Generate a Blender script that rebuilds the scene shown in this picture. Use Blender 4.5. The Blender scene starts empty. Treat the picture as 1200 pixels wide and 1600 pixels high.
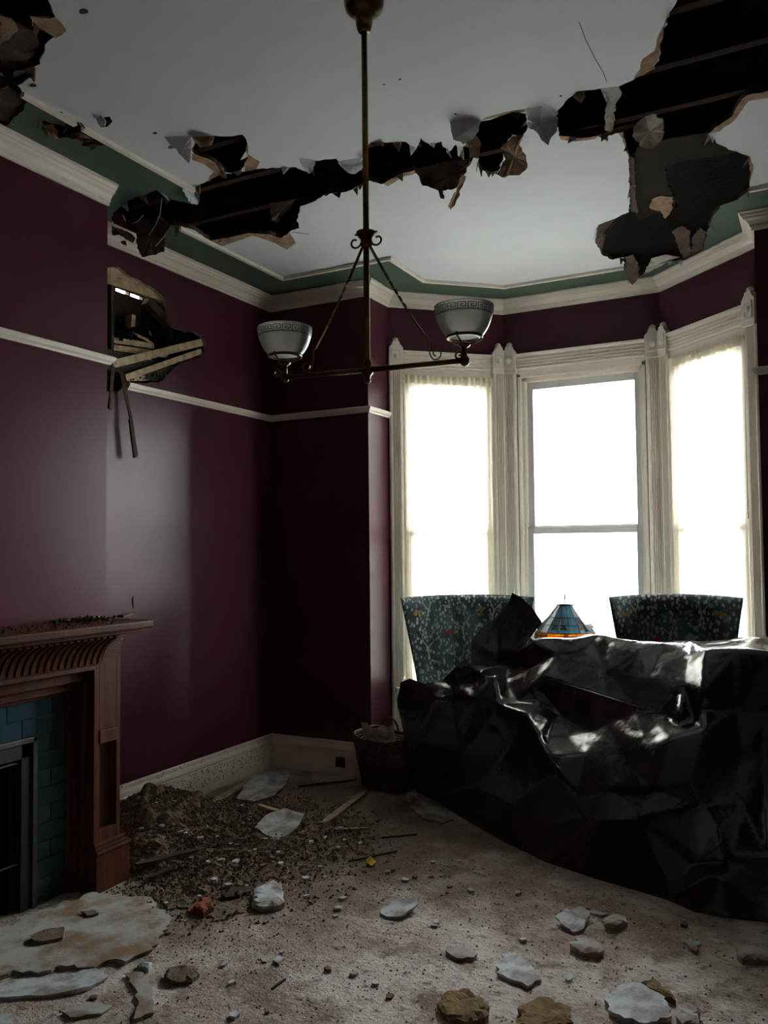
import bpy, bmesh, math, random
import numpy as np
from mathutils import Vector, Matrix, noise
from mathutils.geometry import delaunay_2d_cdt
random.seed(7)
S = bpy.context.scene
COL = S.collection

# ------------------------------------------------------------------ camera
H, FPX = 1.5, 1309.19
YAW, PITCH, ROLL = 0.4819, 0.0436, -0.0103
FW = np.array([-math.sin(YAW)*math.cos(PITCH), math.cos(YAW)*math.cos(PITCH), math.sin(PITCH)])
_r = np.array([math.cos(YAW), math.sin(YAW), 0.0]); _u = np.cross(_r, FW)
RT = math.cos(ROLL)*_r + math.sin(ROLL)*_u
UP = -math.sin(ROLL)*_r + math.cos(ROLL)*_u
cam = bpy.data.cameras.new('camera')
cam.sensor_fit = 'VERTICAL'; cam.sensor_height = 36.0; cam.lens = FPX*36.0/1600.0
cam.clip_start = 0.05; cam.clip_end = 300
camo = bpy.data.objects.new('camera', cam); COL.objects.link(camo)
camo.matrix_world = Matrix(((RT[0], UP[0], -FW[0], 0), (RT[1], UP[1], -FW[1], 0), (RT[2], UP[2], -FW[2], H), (0, 0, 0, 1)))
S.camera = camo

# ------------------------------------------------------------------ light and exposure
S.view_settings.view_transform = 'Standard'; S.view_settings.look = 'None'
S.view_settings.gamma = 1.0; S.view_settings.use_curve_mapping = False
S.view_settings.exposure = 1.97
W = bpy.data.worlds.new('overcast_sky'); S.world = W; W.use_nodes = True
_bg = W.node_tree.nodes['Background']
_bg.inputs[0].default_value = (0.93, 0.97, 1.0, 1); _bg.inputs[1].default_value = 9.0
S.cycles.max_bounces = 10; S.cycles.diffuse_bounces = 6; S.cycles.glossy_bounces = 4
S.cycles.transparent_max_bounces = 16; S.cycles.transmission_bounces = 6
S.cycles.sample_clamp_indirect = 6.0; S.cycles.caustics_refractive = False; S.cycles.caustics_reflective = False

# ------------------------------------------------------------------ room numbers (metres)
xL, yB, xB, yR = -3.447, 4.870, -2.658, 5.165
x1, y1, x2, x3, y3 = -2.0155, 5.755, -0.9175, -0.280, 5.150
xC, yC, yCn = -3.0588, 2.958, 1.05
xR, yN = 1.0, -2.6
ZC, ZCR = 3.285, 3.190           # ceiling, crown bottom
ZRT, ZRB = 2.449, 2.406          # picture rail
ZBB = 0.221                      # baseboard
LOOP = [(xL, yN), (xL, yCn), (xC, yCn), (xC, yC), (xL, yC), (xL, yB), (xB, yB), (xB, yR), (x1, y1), (x2, y1), (x3, y3), (x3, yB), (xR, yB), (xR, yN)]
NL = len(LOOP)

def portal(a, b, z0, z1, out):
    a = Vector((*a, 0)); b = Vector((*b, 0)); t = (b-a).normalized(); n = Vector((t.y, -t.x, 0))
    L = bpy.data.lights.new('window_portal', 'AREA'); L.shape = 'RECTANGLE'; L.size = (b-a).length-0.2; L.size_y = z1-z0
    L.cycles.is_portal = True
    o = bpy.data.objects.new('window_portal', L); COL.objects.link(o)
    c = (a+b)/2 - n*out; c.z = (z0+z1)/2
    o.matrix_world = Matrix.Translation(c) @ Matrix(((t.x, 0, -n.x, 0), (t.y, 0, -n.y, 0), (0, 1, 0, 0), (0, 0, 0, 1)))
    return o
for A, B in ((LOOP[7], LOOP[8]), (LOOP[8], LOOP[9]), (LOOP[9], LOOP[10])):
    portal(A, B, 0.5, 2.75, 0.2)

# ------------------------------------------------------------------ pixel -> place helpers
def ray(px, py): return FW + (px-600)/FPX*RT + (800-py)/FPX*UP
ORI = np.array([0, 0, H])
def onz(px, py, z=0.0): v = ray(px, py); return ORI + v*((z-H)/v[2])
def onx(px, py, x): v = ray(px, py); return ORI + v*(x/v[0])
def ony(px, py, y): v = ray(px, py); return ORI + v*(y/v[1])
def ond(px, py, d): return ORI + ray(px, py)*d

def offset(poly, g, closed=True):
    out = []; n = len(poly)
    def nrm(a, b):
        t = np.array(b)-np.array(a); t = t/np.linalg.norm(t); return np.array([t[1], -t[0]])
    for i in range(n):
        ns = []
        if closed or i > 0: ns.append(nrm(poly[i-1], poly[i]))
        if closed or i < n-1: ns.append(nrm(poly[i], poly[(i+1) % n]))
        p = np.array(poly[i])
        if len(ns) == 1 or abs(ns[0] @ ns[1]) > 0.9999: out.append(p+g*ns[0])
        else: out.append(np.linalg.solve(np.array(ns), np.array([ns[0] @ p+g, ns[1] @ p+g])))
    return out

def inpoly(p, poly):
    x, y = p[0], p[1]; c = False; j = len(poly)-1
    for i in range(len(poly)):
        xi, yi = poly[i][0], poly[i][1]; xj, yj = poly[j][0], poly[j][1]
        if (yi > y) != (yj > y) and x < (xj-xi)*(y-yi)/(yj-yi)+xi: c = not c
        j = i
    return c

def jag(poly, step, amp, seed=0):
    rnd = random.Random(seed); out = []
    for i in range(len(poly)):
        a = np.array(poly[i], float); b = np.array(poly[(i+1) % len(poly)], float)
        L = np.linalg.norm(b-a); k = max(1, int(L/step)); t = (b-a)/max(L, 1e-6); n = np.array([t[1], -t[0]])
        for m in range(k):
            q = a+(b-a)*(m/k)
            if m > 0: q = q+n*rnd.uniform(-amp, amp)
            out.append(tuple(q))
    return out

# ------------------------------------------------------------------ materials
def lin(c): return tuple(((v/255.0)/12.92 if v/255.0 <= 0.04045 else (((v/255.0)+0.055)/1.055)**2.4) for v in c)
MATS = {}
def mat(name, c1, c2=None, rough=0.6, scale=8.0, bump=0.0, bscale=None, metal=0.0, spec=0.5, stretch=None, detail=5.0, lo=0.35, hi=0.65, coat=0.0, c3=None, s3=2.0):
    if name in MATS: return MATS[name]
    m = bpy.data.materials.new(name); m.use_nodes = True; nt = m.node_tree; nd = nt.nodes; lk = nt.links
    b = nd['Principled BSDF']
    b.inputs['Roughness'].default_value = rough; b.inputs['Metallic'].default_value = metal
    b.inputs['Specular IOR Level'].default_value = spec
    if coat: b.inputs['Coat Weight'].default_value = coat; b.inputs['Coat Roughness'].default_value = 0.15
    tc = nd.new('ShaderNodeTexCoord'); mp = nd.new('ShaderNodeMapping'); lk.new(tc.outputs['Object'], mp.inputs[0])
    if stretch: mp.inputs['Scale'].default_value = stretch
    if c2 is None: c2 = tuple(min(255, v*1.07) for v in c1)
    n = nd.new('ShaderNodeTexNoise'); n.inputs['Scale'].default_value = scale; n.inputs['Detail'].default_value = detail; n.inputs['Roughness'].default_value = 0.6
    lk.new(mp.outputs[0], n.inputs['Vector'])
    r = nd.new('ShaderNodeValToRGB'); r.color_ramp.elements[0].position = lo; r.color_ramp.elements[1].position = hi
    r.color_ramp.elements[0].color = (*lin(c1), 1); r.color_ramp.elements[1].color = (*lin(c2), 1)
    lk.new(n.outputs[0], r.inputs[0]); out = r.outputs[0]
    if c3:
        n3 = nd.new('ShaderNodeTexNoise'); n3.inputs['Scale'].default_value = s3; n3.inputs['Detail'].default_value = 6; n3.inputs['Roughness'].default_value = 0.65
        lk.new(mp.outputs[0], n3.inputs['Vector'])
        r3 = nd.new('ShaderNodeValToRGB'); r3.color_ramp.elements[0].position = 0.45; r3.color_ramp.elements[1].position = 0.62
        lk.new(n3.outputs[0], r3.inputs[0])
        mx = nd.new('ShaderNodeMix'); mx.data_type = 'RGBA'; lk.new(r3.outputs[0], mx.inputs[0]); lk.new(out, mx.inputs[6]); mx.inputs[7].default_value = (*lin(c3), 1)
        out = mx.outputs[2]
    lk.new(out, b.inputs['Base Color'])
    if bump:
        nb = nd.new('ShaderNodeTexNoise'); nb.inputs['Scale'].default_value = bscale or scale*4; nb.inputs['Detail'].default_value = 6
        lk.new(mp.outputs[0], nb.inputs['Vector'])
        bp = nd.new('ShaderNodeBump'); bp.inputs['Strength'].default_value = bump; bp.inputs['Distance'].default_value = 0.01
        lk.new(nb.outputs[0], bp.inputs['Height']); lk.new(bp.outputs[0], b.inputs['Normal'])
    MATS[name] = m; return m

M_PURPLE = mat('purple_paint', (76, 37, 48), (80, 39, 51), rough=0.31, scale=3, bump=0.03, bscale=60, spec=0.19)
M_WHITE = mat('ceiling_paint', (205, 212, 216), (212, 218, 221), rough=0.75, scale=2, bump=0.05, bscale=40)
M_GREEN = mat('green_paint', (66, 88, 74), (72, 94, 80), rough=0.6, scale=3)
M_CREAM = mat('cream_gloss_paint', (234, 227, 214), (240, 233, 221), rough=0.38, scale=5)
M_BASE = mat('soiled_cream_paint', (214, 206, 190), (226, 218, 202), rough=0.5, scale=6)
M_SASH = mat('sash_paint', (214, 214, 212), (222, 222, 220), rough=0.4, scale=5)
M_TAN = mat('raw_gypsum', (164, 138, 110), (118, 94, 74), rough=0.95, scale=18, bump=0.5, bscale=60)
M_OPENDARK = mat('dark_opening_plate', (19, 17, 16), (13, 12, 11), rough=0.95, scale=9, bump=0.4, spec=0.05)  # near-black colour that gives the ceiling opening its depth of dark
M_FSOOT = mat('firebox_soot', (22, 20, 19), (14, 13, 12), rough=1.0, scale=8, bump=0.4, spec=0.05)
M_KRAFT = mat('torn_kraft_paper', (92, 76, 64), (58, 46, 38), rough=0.95, scale=12, bump=0.4, bscale=50)
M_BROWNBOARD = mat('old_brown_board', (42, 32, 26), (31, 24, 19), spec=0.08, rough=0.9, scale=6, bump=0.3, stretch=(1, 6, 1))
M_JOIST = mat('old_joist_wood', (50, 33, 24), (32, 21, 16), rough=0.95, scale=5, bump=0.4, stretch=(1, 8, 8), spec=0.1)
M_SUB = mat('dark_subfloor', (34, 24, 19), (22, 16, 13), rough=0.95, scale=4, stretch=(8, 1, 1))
M_LATH = mat('pale_lath_wood', (204, 186, 152), (164, 142, 110), rough=0.85, scale=22, bump=0.3)
M_DLATH = mat('dark_lath_wood', (70, 52, 40), (44, 33, 26), rough=0.9, scale=9, bump=0.4)
M_SHEATH = mat('sheathing_wood', (60, 48, 38), (38, 30, 24), rough=0.95, scale=6, bump=0.3)
M_INSUL = mat('grey_insulation', (64, 60, 52), (38, 36, 32), rough=1.0, scale=30, bump=0.8, bscale=80)
M_MANTEL = mat('mahogany', (92, 52, 36), (70, 40, 28), rough=0.5, spec=0.15, scale=4, bump=0.08, stretch=(6, 6, 1))
M_TILE = mat('teal_glaze', (54, 80, 90), (44, 68, 78), rough=0.14, scale=6, lo=.3, hi=.7)
M_GROUT = mat('tile_grout', (130, 144, 146), (112, 124, 126), rough=0.9)
M_IRON = mat('black_iron', (22, 21, 21), (30, 28, 27), rough=0.6, scale=10, bump=0.1)
M_STEEL = mat('dull_steel_trim', (104, 104, 100), (84, 84, 80), rough=0.45, metal=0.6)
M_BRASS = mat('aged_brass', (120, 98, 58), (84, 66, 38), rough=0.3, metal=1.0, scale=14)
M_PLASTER = mat('plaster_flake', (208, 216, 220), (188, 196, 200), rough=0.8, scale=10, bump=0.25, c3=(150, 146, 138), s3=16)
M_PLASTERB = mat('stained_plaster', (186, 186, 180), (168, 166, 158), rough=0.85, scale=8, bump=0.3, c3=(134, 112, 84), s3=5)
M_FOAM = mat('yellow_brown_foam', (150, 124, 76), (112, 90, 54), rough=0.95, scale=20, bump=0.6)
M_BRICK = mat('orange_brick', (160, 92, 56), (120, 68, 44), rough=0.95, scale=20, bump=0.5)
M_DIRT = mat('dark_debris', (130, 114, 94), (80, 68, 55), rough=1.0, scale=25, bump=0.8, bscale=90, c3=(134, 118, 96), s3=30)
M_CRUMBD = mat('crumb_dark', (112, 98, 82), (74, 63, 52), rough=1.0, scale=20)
M_CRUMBP = mat('crumb_pale', (176, 166, 152), (140, 130, 118), rough=0.95, scale=20)
M_CRUMBB = mat('crumb_brown', (128, 104, 82), (96, 78, 62), rough=0.95, scale=20)
M_BASKET = mat('wicker', (92, 54, 36), (66, 38, 26), rough=0.55, scale=30)
M_PAPER = mat('crumpled_paper', (236, 233, 226), (222, 218, 210), rough=0.9)
M_GOLD = mat('gold_foil', (210, 170, 80), (190, 150, 66), rough=0.2, metal=1.0)
M_OUTLET = mat('brown_bakelite', (86, 56, 42), (76, 48, 36), rough=0.4)
M_LEAD = mat('lead_came', (40, 38, 36), (52, 48, 44), rough=0.5, metal=0.5)
M_LEG = mat('dark_turned_wood', (58, 38, 28), (44, 29, 22), rough=0.4)
M_CONC = mat('pale_pavement', (132, 132, 128), (118, 118, 114), rough=0.9, scale=3)
M_MOTIFT = mat('print_sage', (190, 198, 190), (176, 186, 178), rough=0.9)
M_MOTIFO = mat('print_ochre', (176, 138, 80), (164, 128, 74), rough=0.9)
M_MOTIFR = mat('print_red', (176, 74, 66), (164, 66, 60), rough=0.9)
M_MOTIFC = mat('print_cream', (188, 178, 162), (176, 166, 150), rough=0.9)
M_KEY = mat('etched_key_line', (46, 44, 40), (54, 52, 48), rough=0.5)

def mat_floor():
    m = bpy.data.materials.new('dusty_floor'); m.use_nodes = True; nt = m.node_tree; nd = nt.nodes; lk = nt.links; b = nd['Principled BSDF']
    b.inputs['Roughness'].default_value = 0.85
    tc = nd.new('ShaderNodeTexCoord')
    def nz(s, d, lo, hi, off=0):
        mp = nd.new('ShaderNodeMapping'); mp.inputs['Location'].default_value = (off, off*1.7, 0); lk.new(tc.outputs['Object'], mp.inputs[0])
        n = nd.new('ShaderNodeTexNoise'); n.inputs['Scale'].default_value = s; n.inputs['Detail'].default_value = d; n.inputs['Roughness'].default_value = 0.65; lk.new(mp.outputs[0], n.inputs['Vector'])
        r = nd.new('ShaderNodeMapRange'); r.inputs[1].default_value = lo; r.inputs[2].default_value = hi; lk.new(n.outputs[0], r.inputs[0]); return r.outputs[0], n.outputs[0]
    def mix(f, a, c):
        x = nd.new('ShaderNodeMix'); x.data_type = 'RGBA'; lk.new(f, x.inputs[0])
        if isinstance(a, tuple): x.inputs[6].default_value = (*lin(a), 1)
        else: lk.new(a, x.inputs[6])
        x.inputs[7].default_value = (*lin(c), 1); return x.outputs[2]
    f1, h1 = nz(1.3, 9, 0.4, 0.56); f2, h2 = nz(4, 10, 0.5, 0.64, 4); f3, h3 = nz(22, 8, 0.54, 0.68, 9); f4, h4 = nz(60, 6, 0.56, 0.7, 2)
    c = mix(f1, (166, 144, 126), (230, 221, 211)); c = mix(f2, c, (150, 128, 108)); c = mix(f3, c, (122, 104, 88)); c = mix(f4, c, (232, 226, 218))
    # tracked-in dirt around the heap
    vd = nd.new('ShaderNodeVectorMath'); vd.operation = 'DISTANCE'; lk.new(tc.outputs['Object'], vd.inputs[0]); vd.inputs[1].default_value = (-2.55, 3.75, 0)
    f5, h5 = nz(3.2, 9, 0.0, 1.0, 13)
    ad5 = nd.new('ShaderNodeMath'); ad5.operation = 'MULTIPLY_ADD'; lk.new(h5, ad5.inputs[0]); ad5.inputs[1].default_value = 2.4; lk.new(vd.outputs['Value'], ad5.inputs[2])
    r5 = nd.new('ShaderNodeMapRange'); r5.inputs[1].default_value = 2.75; r5.inputs[2].default_value = 1.9; r5.inputs[4].default_value = 0.85; lk.new(ad5.outputs[0], r5.inputs[0])
    c = mix(r5.outputs[0], c, (118, 99, 80))
    lk.new(c, b.inputs['Base Color'])
    wv = nd.new('ShaderNodeTexWave'); wv.inputs['Scale'].default_value = 4.2; wv.inputs['Distortion'].default_value = 2.0; wv.inputs['Detail'].default_value = 2
    mpw = nd.new('ShaderNodeMapping'); mpw.inputs['Rotation'].default_value = (0, 0, 0.5); lk.new(tc.outputs['Object'], mpw.inputs[0]); lk.new(mpw.outputs[0], wv.inputs['Vector'])
    ad = nd.new('ShaderNodeMath'); ad.operation = 'MULTIPLY_ADD'; lk.new(wv.outputs[1], ad.inputs[0]); ad.inputs[1].default_value = 0.12
    ad2 = nd.new('ShaderNodeMath'); lk.new(h3, ad2.inputs[0]); lk.new(h4, ad2.inputs[1]); lk.new(ad2.outputs[0], ad.inputs[2])
    bp = nd.new('ShaderNodeBump'); bp.inputs['Strength'].default_value = 0.9; bp.inputs['Distance'].default_value = 0.012; lk.new(ad.outputs[0], bp.inputs['Height']); lk.new(bp.outputs[0], b.inputs['Normal'])
    return m
M_FLOOR = mat_floor()

def mat_glass():
    m = bpy.data.materials.new('window_glass'); m.use_nodes = True; nt = m.node_tree; nd = nt.nodes; lk = nt.links
    nd.remove(nd['Principled BSDF']); o = nd['Material Output']
    t = nd.new('ShaderNodeBsdfTransparent'); g = nd.new('ShaderNodeBsdfGlossy'); g.inputs['Roughness'].default_value = 0.02
    fr = nd.new('ShaderNodeFresnel'); fr.inputs[0].default_value = 1.45
    mx = nd.new('ShaderNodeMixShader'); lk.new(fr.outputs[0], mx.inputs[0]); lk.new(t.outputs[0], mx.inputs[1]); lk.new(g.outputs[0], mx.inputs[2]); lk.new(mx.outputs[0], o.inputs[0])
    return m
M_GLASS = mat_glass()

def mat_thin(name, col, transp, rough_t=1.0, gloss=0.0, front=0.45):
    m = bpy.data.materials.new(name); m.use_nodes = True; nt = m.node_tree; nd = nt.nodes; lk = nt.links
    nd.remove(nd['Principled BSDF']); o = nd['Material Output']
    t = nd.new('ShaderNodeBsdfTransparent'); t.inputs[0].default_value = (*lin(col), 1)
    tl = nd.new('ShaderNodeBsdfTranslucent'); tl.inputs[0].default_value = (*lin(col), 1)
    df = nd.new('ShaderNodeBsdfDiffuse'); df.inputs[0].default_value = (*lin(col), 1)
    tc = nd.new('ShaderNodeTexCoord'); n = nd.new('ShaderNodeTexNoise'); n.inputs['Scale'].default_value = 30; lk.new(tc.outputs['Object'], n.inputs['Vector'])
    mr = nd.new('ShaderNodeMapRange'); mr.inputs[3].default_value = max(0, transp-0.08); mr.inputs[4].default_value = min(1, transp+0.08); lk.new(n.outputs[0], mr.inputs[0])
    m1 = nd.new('ShaderNodeMixShader'); m1.inputs[0].default_value = front; lk.new(tl.outputs[0], m1.inputs[1]); lk.new(df.outputs[0], m1.inputs[2])
    m2 = nd.new('ShaderNodeMixShader'); lk.new(mr.outputs[0], m2.inputs[0]); lk.new(m1.outputs[0], m2.inputs[1]); lk.new(t.outputs[0], m2.inputs[2])
    last = m2
    if gloss:
        g = nd.new('ShaderNodeBsdfGlossy'); g.inputs['Roughness'].default_value = 0.12
        fr = nd.new('ShaderNodeFresnel'); fr.inputs[0].default_value = 1.45
        m3 = nd.new('ShaderNodeMixShader'); lk.new(fr.outputs[0], m3.inputs[0]); lk.new(m2.outputs[0], m3.inputs[1]); lk.new(g.outputs[0], m3.inputs[2]); last = m3
    lk.new(last.outputs[0], o.inputs[0]); MATS[name] = m; return m
M_SHEER = mat_thin('sheer_curtain', (252, 249, 238), 0.07, front=0.2)
M_SHEER2 = mat_thin('sheer_heading', (244, 237, 220), 0.0, front=0.75)
M_FROST = mat_thin('frosted_shade_glass', (252, 251, 247), 0.3, gloss=1, front=0.06)
M_BLUEG = mat_thin('blue_art_glass', (132, 186, 206), 0.45, gloss=1)
M_GREYG = mat_thin('slate_art_glass', (120, 140, 148), 0.3, gloss=1)
M_AMBERG = mat_thin('amber_art_glass', (226, 160, 40), 0.5, gloss=1)
M_CLEARG = mat_thin('cream_art_glass', (240, 230, 200), 0.6, gloss=1)

def mat_plastic():
    m = bpy.data.materials.new('black_plastic_film'); m.use_nodes = True; nt = m.node_tree; nd = nt.nodes; lk = nt.links; b = nd['Principled BSDF']
    b.inputs['Base Color'].default_value = (0.017, 0.018, 0.0215, 1); b.inputs['Roughness'].default_value = 0.25; b.inputs['Specular IOR Level'].default_value = 0.75
    tc = nd.new('ShaderNodeTexCoord'); n = nd.new('ShaderNodeTexNoise'); n.inputs['Scale'].default_value = 9; n.inputs['Detail'].default_value = 5; n.inputs['Distortion'].default_value = 1.2
    lk.new(tc.outputs['Object'], n.inputs['Vector'])
    mr = nd.new('ShaderNodeMapRange'); mr.inputs[3].default_value = 0.11; mr.inputs[4].default_value = 0.2; lk.new(n.outputs[0], mr.inputs[0]); lk.new(mr.outputs[0], b.inputs['Roughness'])
    bp = nd.new('ShaderNodeBump'); n.inputs['Scale'].default_value = 14; bp.inputs['Strength'].default_value = 0.08; bp.inputs['Distance'].default_value = 0.02; lk.new(n.outputs[0], bp.inputs['Height']); lk.new(bp.outputs[0], b.inputs['Normal'])
    return m
M_PLASTIC = mat_plastic()

def mat_fabric():
    m = bpy.data.materials.new('leaf_print_fabric'); m.use_nodes = True; nt = m.node_tree; nd = nt.nodes; lk = nt.links; b = nd['Principled BSDF']
    b.inputs['Roughness'].default_value = 0.9; b.inputs['Sheen Weight'].default_value = 0.2
    tc = nd.new('ShaderNodeTexCoord')
    nz = nd.new('ShaderNodeTexNoise'); nz.inputs['Scale'].default_value = 5; nz.inputs['Detail'].default_value = 3; lk.new(tc.outputs['Object'], nz.inputs['Vector'])
    r = nd.new('ShaderNodeValToRGB'); e = r.color_ramp.elements; e[0].position = 0.4; e[0].color = (*lin((50, 60, 66)), 1); e[1].position = 0.62; e[1].color = (*lin((82, 108, 110)), 1); lk.new(nz.outputs[0], r.inputs[0])
    v = nd.new('ShaderNodeTexVoronoi'); v.inputs['Scale'].default_value = 52; mpv = nd.new('ShaderNodeMapping'); mpv.inputs['Scale'].default_value = (1, .5, .62); mpv.inputs['Rotation'].default_value = (0, .5, 0); lk.new(tc.outputs['Object'], mpv.inputs[0]); lk.new(mpv.outputs[0], v.inputs['Vector'])
    lt = nd.new('ShaderNodeMapRange'); lt.inputs[1].default_value = 0.46; lt.inputs[2].default_value = 0.36; lk.new(v.outputs['Distance'], lt.inputs[0])
    sp = nd.new('ShaderNodeSeparateColor'); lk.new(v.outputs['Color'], sp.inputs[0])
    gt = nd.new('ShaderNodeMath'); gt.operation = 'GREATER_THAN'; gt.inputs[1].default_value = 0.12; lk.new(sp.outputs[0], gt.inputs[0])
    ml = nd.new('ShaderNodeMath'); ml.operation = 'MULTIPLY'; lk.new(lt.outputs[0], ml.inputs[0]); lk.new(gt.outputs[0], ml.inputs[1])
    ml2 = nd.new('ShaderNodeMath'); ml2.operation = 'MULTIPLY'; ml2.inputs[1].default_value = 0.75; lk.new(ml.outputs[0], ml2.inputs[0])
    rl = nd.new('ShaderNodeValToRGB'); rl.color_ramp.elements[0].color = (*lin((130, 156, 156)), 1); rl.color_ramp.elements[1].color = (*lin((218, 224, 216)), 1); lk.new(sp.outputs[1], rl.inputs[0])
    mx = nd.new('ShaderNodeMix'); mx.data_type = 'RGBA'; lk.new(ml2.outputs[0], mx.inputs[0]); lk.new(r.outputs[0], mx.inputs[6]); lk.new(rl.outputs[0], mx.inputs[7]); lk.new(mx.outputs[2], b.inputs['Base Color'])
    return m
M_FABRIC = mat_fabric()

# ------------------------------------------------------------------ object helpers
def tag(o, label=None, cat=None, group=None, kind=None):
    if label: o['label'] = label
    if cat: o['category'] = cat
    if group: o['group'] = group
    if kind: o['kind'] = kind
    return o
def empty(name, loc, rz=0.0):
    o = bpy.data.objects.new(name, None); COL.objects.link(o); o.location = tuple(float(v) for v in loc); o.rotation_euler = (0, 0, rz); o.empty_display_size = 0.1
    return o
class MB:
    def __init__(s): s.v = []; s.f = []; s.m = []
    def add(s, vs, fs, mi=0):
        k = len(s.v); s.v += [tuple(float(c) for c in p) for p in vs]; s.f += [tuple(i+k for i in f) for f in fs]; s.m += [mi]*len(fs); return s
    def box(s, x0, x1, y0, y1, z0, z1, mi=0):
        vs = [(x, y, z) for z in (z0, z1) for y in (y0, y1) for x in (x0, x1)]
        return s.add(vs, [(0, 2, 3, 1), (4, 5, 7, 6), (0, 1, 5, 4), (2, 6, 7, 3), (0, 4, 6, 2), (1, 3, 7, 5)], mi)
    def bar(s, a, b, w, h, up=(0, 0, 1), mi=0, w2=None, h2=None):
        a = Vector(a); b = Vector(b); t = (b-a).normalized(); u = Vector(up); sd = t.cross(u)
        if sd.length < 1e-4: sd = t.cross(Vector((1, 0, 0)))
        sd.normalize(); u = sd.cross(t).normalized(); w2 = w if w2 is None else w2; h2 = h if h2 is None else h2
        vs = []
        for p, ww, hh in ((a, w, h), (b, w2, h2)):
            for i, j in ((-1, -1), (1, -1), (1, 1), (-1, 1)): vs.append(p+sd*(i*ww/2)+u*(j*hh/2))
        return s.add(vs, [(3, 2, 1, 0), (4, 5, 6, 7), (0, 1, 5, 4), (1, 2, 6, 5), (2, 3, 7, 6), (3, 0, 4, 7)], mi)
    def tube(s, pts, r, n=8, mi=0, closed=False):
        pts = [Vector(p) for p in pts]; m = len(pts); R = r if isinstance(r, (list, tuple)) else [r]*m
        t0 = (pts[1]-pts[0]).normalized(); nx = t0.orthogonal().normalized(); vs = []
        for i in range(m):
            if closed: t = (pts[(i+1) % m]-pts[i-1]).normalized()
            else: t = (pts[min(i+1, m-1)]-pts[max(i-1, 0)]).normalized()
            nx = (nx-t*nx.dot(t)).normalized(); by = t.cross(nx)
            for k in range(n):
                a = 2*math.pi*k/n; vs.append(pts[i]+(nx*math.cos(a)+by*math.sin(a))*R[i])
        fs = []
        for i in range(m if closed else m-1):
            for k in range(n):
                a = i*n+k; b_ = i*n+(k+1) % n; j = ((i+1) % m)*n; fs.append((a, b_, j+(k+1) % n, j+k))
        if not closed: fs.append(tuple(range(n-1, -1, -1))); fs.append(tuple((m-1)*n+k for k in range(n)))
        return s.add(vs, fs, mi)
    def lathe(s, prof, n=24, c=(0, 0, 0), mi=0, closed=False):
        vs = []; m = len(prof)
        for r, z in prof:
            for k in range(n):
                a = 2*math.pi*k/n; vs.append((c[0]+r*math.cos(a), c[1]+r*math.sin(a), c[2]+z))
        fs = []
        for i in range(m-1 if not closed else m):
            for k in range(n):
                j = (i+1) % m; fs.append((i*n+k, i*n+(k+1) % n, j*n+(k+1) % n, j*n+k))
        return s.add(vs, fs, mi)
    def prism(s, poly, z0, z1, mi=0, mside=None):
        n = len(poly); vs = [(p[0], p[1], z0) for p in poly]+[(p[0], p[1], z1) for p in poly]
        s.add(vs, [tuple(range(n-1, -1, -1)), tuple(range(n, 2*n))], mi)
        k = len(s.v)-2*n; ms = mi if mside is None else mside
        for i in range(n):
            j = (i+1) % n; s.f.append((k+i, k+j, k+n+j, k+n+i)); s.m.append(ms)
        return s
    def build(s, name, mats, parent=None, smooth=False, bevel=0.0):
        me = bpy.data.meshes.new(name); me.from_pydata(s.v, [], s.f)
        ms = mats if isinstance(mats, (list, tuple)) else [mats]
        for m in ms: me.materials.append(m)
        me.polygons.foreach_set('material_index', s.m)
        bm = bmesh.new(); bm.from_mesh(me); bmesh.ops.recalc_face_normals(bm, faces=bm.faces); bm.to_mesh(me); bm.free()
        if smooth: me.polygons.foreach_set('use_smooth', [True]*len(me.polygons))
        me.update(); o = bpy.data.objects.new(name, me); COL.objects.link(o)
        if parent: o.parent = parent
        if bevel:
            b = o.modifiers.new('bevel', 'BEVEL'); b.width = bevel; b.segments = 2; b.limit_method = 'ANGLE'; b.angle_limit = 0.6
        return o
def struct(o): o['kind'] = 'structure'; return o

def cdt_panel(outer, loops, holes, regions, to3, thick, name, mats, parent=None, mdef=0, mside=0):
    """flat sheet (2D outline) with ragged holes; regions = [(loop, material)]; to3(u, v, w) maps to space, w = depth into the wall"""
    vs = []; es = []
    for L in [outer]+loops+holes+[r[0] for r in regions]:
        k = len(vs); vs += [Vector((float(p[0]), float(p[1]))) for p in L]; es += [(k+i, k+(i+1) % len(L)) for i in range(len(L))]
    V, E_, F, *_ = delaunay_2d_cdt(vs, es, [], 0, 1e-5)
    keep = []; mi = []
    for f in F:
        c = sum((V[i] for i in f), Vector((0, 0)))/len(f)
        if not inpoly(c, outer) or any(inpoly(c, h) for h in holes): continue
        q = mdef
        for L, m in regions:
            if inpoly(c, L): q = m
        keep.append(tuple(f)); mi.append(q)
    n = len(V); mb = MB()
    mb.v = [tuple(to3(p.x, p.y, 0)) for p in V]+[tuple(to3(p.x, p.y, thick)) for p in V]
    mb.f = list(keep); mb.m = list(mi)
    ed = {}
    for f in keep:
        for i in range(3):
            e = (f[i], f[(i+1) % 3]); ed[e] = 1
    for f in keep: mb.f.append((f[2]+n, f[1]+n, f[0]+n)); mb.m.append(mside)
    for (a, b) in ed:
        if (b, a) not in ed: mb.f.append((a, b, b+n, a+n)); mb.m.append(mside)
    used = sorted({i for f in mb.f for i in f}); mp = {i: k for k, i in enumerate(used)}
    mb.v = [mb.v[i] for i in used]; mb.f = [tuple(mp[i] for i in f) for f in mb.f]
    return mb.build(name, mats, parent)

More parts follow.
